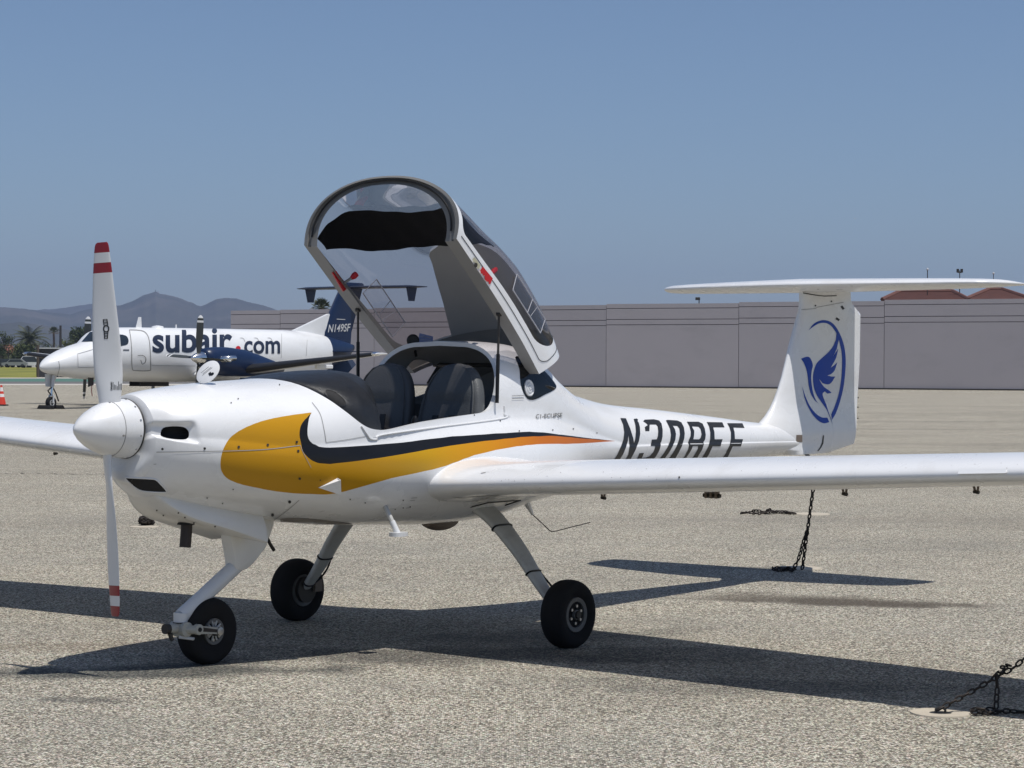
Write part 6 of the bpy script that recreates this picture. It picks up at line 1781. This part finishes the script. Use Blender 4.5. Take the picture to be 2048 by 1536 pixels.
mb = MB(); p = q(352, 656); mb.tube([p, p + Vector((0, 0, .12))], .03, AIRW, 6); mb.build('antenna', bee, flip=True)
mb = MB(); p = BF.on(181, 757, 1, .3); mb.hexa([p + Vector((-.12, 0, -.28)), p + Vector((-.12, 0, .05)), p + Vector((-.12, .03, -.28)), p + Vector((-.12, .03, .05)), p + Vector((.12, 0, -.22)), p + Vector((.12, 0, .05)), p + Vector((.12, .03, -.22)), p + Vector((.12, .03, .05))], DARKSTEEL); mb.build('pitot_cover', bee, flip=True, smooth=False)
mb = MB(); mb.tube([p + Vector((.05, .02, -.2)), p + Vector((.03, .02, -.4)), p + Vector((.06, .02, -.58))], .014, PROP_RED, 6); mb.build('streamer', bee, flip=True)

# chocks at its nose wheel
for s, lab in ((-1, 'black rubber chock in front of the turboprop nose wheel'), (1, 'black rubber chock behind the turboprop nose wheel')):
    c_ = BF.world((.50 + s * .24, 0, 0)); h = empty('wheel_chock', c_, BF.rz); tag(h, lab, 'chock', 'chocks at the turboprop nose wheel')
    mb = MB(); mb.loft([[(-.10, y, 0), (-.07, y, .07), (-.015, y, .13), (.015, y, .13), (.07, y, .07), (.10, y, 0)] for y in (-.30, .30)], RUBBER, True, True); mb.build('wedge', h, smooth=False, bevel=.01)
    mb = MB(); mb.tube([(0, .30, .07), (-s * .1, .36, .02), (-s * .24, .38, .012)], .01, CHAIN, 6); mb.build('rope', h)

# traffic cone at the left edge
CONE = mat('cone_orange', (0.62, 0.045, 0.022), .55, var=.1); CONEW = mat('cone_band', (0.75, 0.73, 0.72), .5, var=.05)
p = ground_at(2.5, 811.5); cn = empty('traffic_cone', p); tag(cn, 'orange traffic cone with two white bands on a black base', 'traffic cone')
mb = MB()
def cr_(z): return .165 - (.165 - .03) * (z - .05) / .68
zz = [.05, .30, .31, .42, .43, .50, .51, .63, .64, .73]
for a, b_, m in ((.05, .31, CONE), (.31, .42, CONEW), (.42, .51, CONE), (.51, .65, CONEW), (.65, .73, CONE)): mb.loft([[(cr_(z) * math.cos(t), cr_(z) * math.sin(t), z) for t in np.linspace(0, 2 * math.pi, 24, endpoint=False)] for z in (a, b_)], m)
mb.build('cone_body', cn)
mb = MB(); mb.box((0, 0, .022), (.42, .42, .044), RUBBER); mb.build('base', cn, smooth=False, bevel=.008)

# ------------------------------------------------------------------ chains and tie-downs
def link(mb, c, t, up, L_=.042, w=.026, r=.0042, m=CHAIN):
    t = t.normalized(); u = (up - t * up.dot(t)); u = u.normalized() if u.length > 1e-4 else t.orthogonal().normalized()
    pts = []
    for k in range(12):
        a = 2 * math.pi * k / 12; ca, sa = math.cos(a), math.sin(a)
        pts.append(c + t * (math.copysign(abs(ca) ** .8, ca) * (L_ / 2 - r)) + u * (math.copysign(abs(sa) ** .8, sa) * (w / 2 - r)))
    nrm = t.cross(u); rings = []
    for k in range(12):
        tg = (pts[(k + 1) % 12] - pts[k - 1]).normalized(); o_ = tg.cross(nrm)
        rings.append([pts[k] + nrm * (math.cos(b) * r) + o_ * (math.sin(b) * r) for b in np.linspace(0, 2 * math.pi, 5, endpoint=False)])
    mb.loft(rings + [rings[0]], m, True, False)
def chain(mb, pts, pitch=.029, twist=0.0, rnd=0.0, **kw):
    P = [Vector(p) for p in crom([tuple(p) for p in pts], 12)]
    d = 0.0; k = 0; acc = 0.0
    for a, b_ in zip(P[:-1], P[1:]):
        seg = (b_ - a).length
        while acc <= d + seg:
            f = (acc - d) / max(seg, 1e-9); c = a.lerp(b_, f); t = (b_ - a).normalized()
            s = t.cross(Vector((0, 0, 1))); s = s.normalized() if s.length > .05 else Vector((1, 0, 0))
            w = s.cross(t); ang = twist + (math.pi / 2) * (k % 2) + rng.normal() * rnd
            link(mb, c, t, s * math.cos(ang) + w * math.sin(ang), **kw); k += 1; acc += pitch
        d += seg
CONC = mat('tie_down_concrete', (0.44, 0.39, 0.31), .85, var=.12, vscale=12, bump=.2, bscale=80)
def disc(name, label, p, r, hole=True, group=None):
    h = empty(name, p); tag(h, label, 'tie-down', group)
    mb = MB(); n = 40; r0 = .047 if hole else .0
    prof = [(r, .0), (r * .985, .006), (r0 + .012, .007), (r0, .004)] + ([(r0 * .95, -.0)] if hole else [])
    mb.loft([[(rr * math.cos(t) * (1 + .02 * math.sin(5 * t)), rr * math.sin(t), z) for t in np.linspace(0, 2 * math.pi, n, endpoint=False)] for rr, z in prof], CONC); mb.build('collar', h)
    if hole:
        mb = MB(); mb.lathe([(.0035, .0475), (.0036, .001)], DARKHOLE, 'z', (0, 0, 0), 20); mb.build('socket', h)
        mb = MB(); mb.tube([(-.02, 0, .0), (-.02, 0, .018), (0, 0, .028), (.02, 0, .018), (.02, 0, 0)], .006, DARKSTEEL, 8); mb.build('anchor_ring', h)
    return h
G1 = ground_at(1881, 1427); disc('tie_down_ring', 'pale concrete tie-down ring with a dark centre at the lower right', G1, .128)
Wp = AF.world((2.30, 4.15, 1.03)); a0 = Vector((G1.x, G1.y, .02))
pd = Vector((Wp.x - a0.x, Wp.y - a0.y, 0)).normalized(); pn = Vector((-pd.y, pd.x, 0))
def on_plane(u, v):
    d = sight(u, v); t = (a0 - CAM).dot(pn) / d.dot(pn); return CAM + d * t
mb = MB()
main = [a0, on_plane(1905, 1404), on_plane(1945, 1382), on_plane(1993, 1354), on_plane(2047, 1318)]
e_ = main[-1]; main += [e_.lerp(Wp, .35) + Vector((0, 0, -.06)), e_.lerp(Wp, .7) + Vector((0, 0, -.06)), Wp]
chain(mb, main, .030, .4)
k0 = main[3]
for j in range(5): link(mb, main[3].lerp(main[4], .12 * j) + Vector((rng.normal() * .006, rng.normal() * .006, .012)), Vector((rng.normal(), rng.normal(), rng.normal())), Vector((rng.normal(), 1, rng.normal())))
gz = Vector((k0.x + .0, k0.y, .01)); chain(mb, [k0, k0 + Vector((.003, 0, -.04)), gz + Vector((0, 0, .03)), gz], .030, .2)
g2 = ground_at(1950, 1424, .012); g3 = ground_at(2060, 1424, .012)
chain(mb, [gz, ground_at(1975, 1419, .012), ground_at(1958, 1426, .012), ground_at(1943, 1421, .02), ground_at(1962, 1418, .03), ground_at(1975, 1426, .012), ground_at(2010, 1422, .012), ground_at(2060, 1424, .012), ground_at(2110, 1416, .012)], .030, .7, .5)
tag(mb.build('tie_down_chain'), 'dark rusty chain rising from the concrete ring at lower right towards the near wing', 'chain', 'tie-down chains')
# tail chain
mb = MB(); ring = AF.world((6.64, 0, .795)); G2 = ground_at(1604, 1141, .015)
top = Vector(ring); chain(mb, [top, top.lerp(G2, .33), top.lerp(G2, .66), G2], .037, .3, L_=.052, w=.032, r=.0055)
m_ = top.lerp(G2, .60); sidev = Vector((-1, .1, 0)) * .05
chain(mb, [m_, m_.lerp(G2, .3) + sidev * .35, m_.lerp(G2, .7) + sidev * .7, G2 + sidev * 1.3], .037, .5, .2, L_=.052, w=.032, r=.0055)
chain(mb, [G2 + sidev * 1.3, ground_at(1575, 1138, .012), ground_at(1560, 1140, .015), ground_at(1545, 1137, .012), ground_at(1556, 1135, .02), ground_at(1580, 1137, .02), ground_at(1596, 1140, .012)], .037, .8, .6, L_=.052, w=.032, r=.0055)
tag(mb.build('tie_down_chain'), 'dark chain hanging from the tail skid down to the ground behind the near wing', 'chain', 'tie-down chains')
disc('tie_down_ring', 'shaded concrete tie-down ring under the tail shadow', ground_at(1600, 1137), .16, False)
mb = MB(); chain(mb, [ground_at(1483, 1026, .012), ground_at(1500, 1024, .012), ground_at(1512, 1021, .03), ground_at(1530, 1024, .015), ground_at(1538, 1019, .05), ground_at(1552, 1025, .012), ground_at(1575, 1026, .012), ground_at(1590, 1027, .012), ground_at(1560, 1023, .03), ground_at(1530, 1026, .02), ground_at(1500, 1027, .02)], .034, .4, .8, L_=.052, w=.034, r=.006)
tag(mb.build('tie_down_chain'), 'heaped chain lying on open apron beyond the near wing', 'chain', 'tie-down chains')
disc('tie_down_ring', 'pale concrete ring beside the heaped chain beyond the near wing', ground_at(1622, 1028.5), .19, False)
mb = MB(); pts = []
c_ = ground_at(294, 1051)
for k in range(26): pts.append(c_ + Vector((math.cos(k * 1.9) * .055 * (.5 + rng.random()), math.sin(k * 1.9) * .10 * (.4 + rng.random()), .015 + .002 * k + .012 * rng.random())))
chain(mb, pts, .034, .4, .8, L_=.052, w=.034, r=.006)
tag(mb.build('tie_down_chain'), 'small coil of chain on the apron between the lower propeller blade and exhaust', 'chain', 'tie-down chains')
disc('tie_down_ring', 'pale concrete ring under the small coil of chain at left', ground_at(288, 1054), .13, False)
# a speck of an aircraft high in the distance, and a lamp on the wall
p = CAM + sight(1710, 437) * 900
h = empty('distant_airplane', p, .4); tag(h, 'tiny pale aircraft speck high in the sky at right', 'aircraft')
mb = MB(); mb.lathe([(-.45, .02), (-.3, .09), (.2, .08), (.5, .02)], PALE, 'x', (0, 0, 0), 10); mb.build('fuselage', h); mb = MB(); mb.box((0, 0, .02), (.18, 1.4, .03), PALE); mb.build('wing', h, smooth=False); mb = MB(); mb.box((.45, 0, .12), (.12, .03, .22), PALE); mb.build('fin', h, smooth=False)
q_ = wall_pt(1398) + Vector((0, .2, 0)); zt = CAM.z + (735 - 604) / F_PX * q_.y
h = empty('wall_lamp', (q_.x, q_.y, zt - .05)); tag(h, 'small floodlight on top of the grey wall left of the tailplane', 'lamp')
mb = MB(); mb.tube([(0, 0, -.25), (0, 0, .18)], .04, DARKSTEEL, 6); mb.build('bracket', h); mb = MB(); mb.box((-.1, -.05, .25), (.32, .2, .2), DARKSTEEL); mb.build('lamp_head', h, smooth=False, bevel=.02)
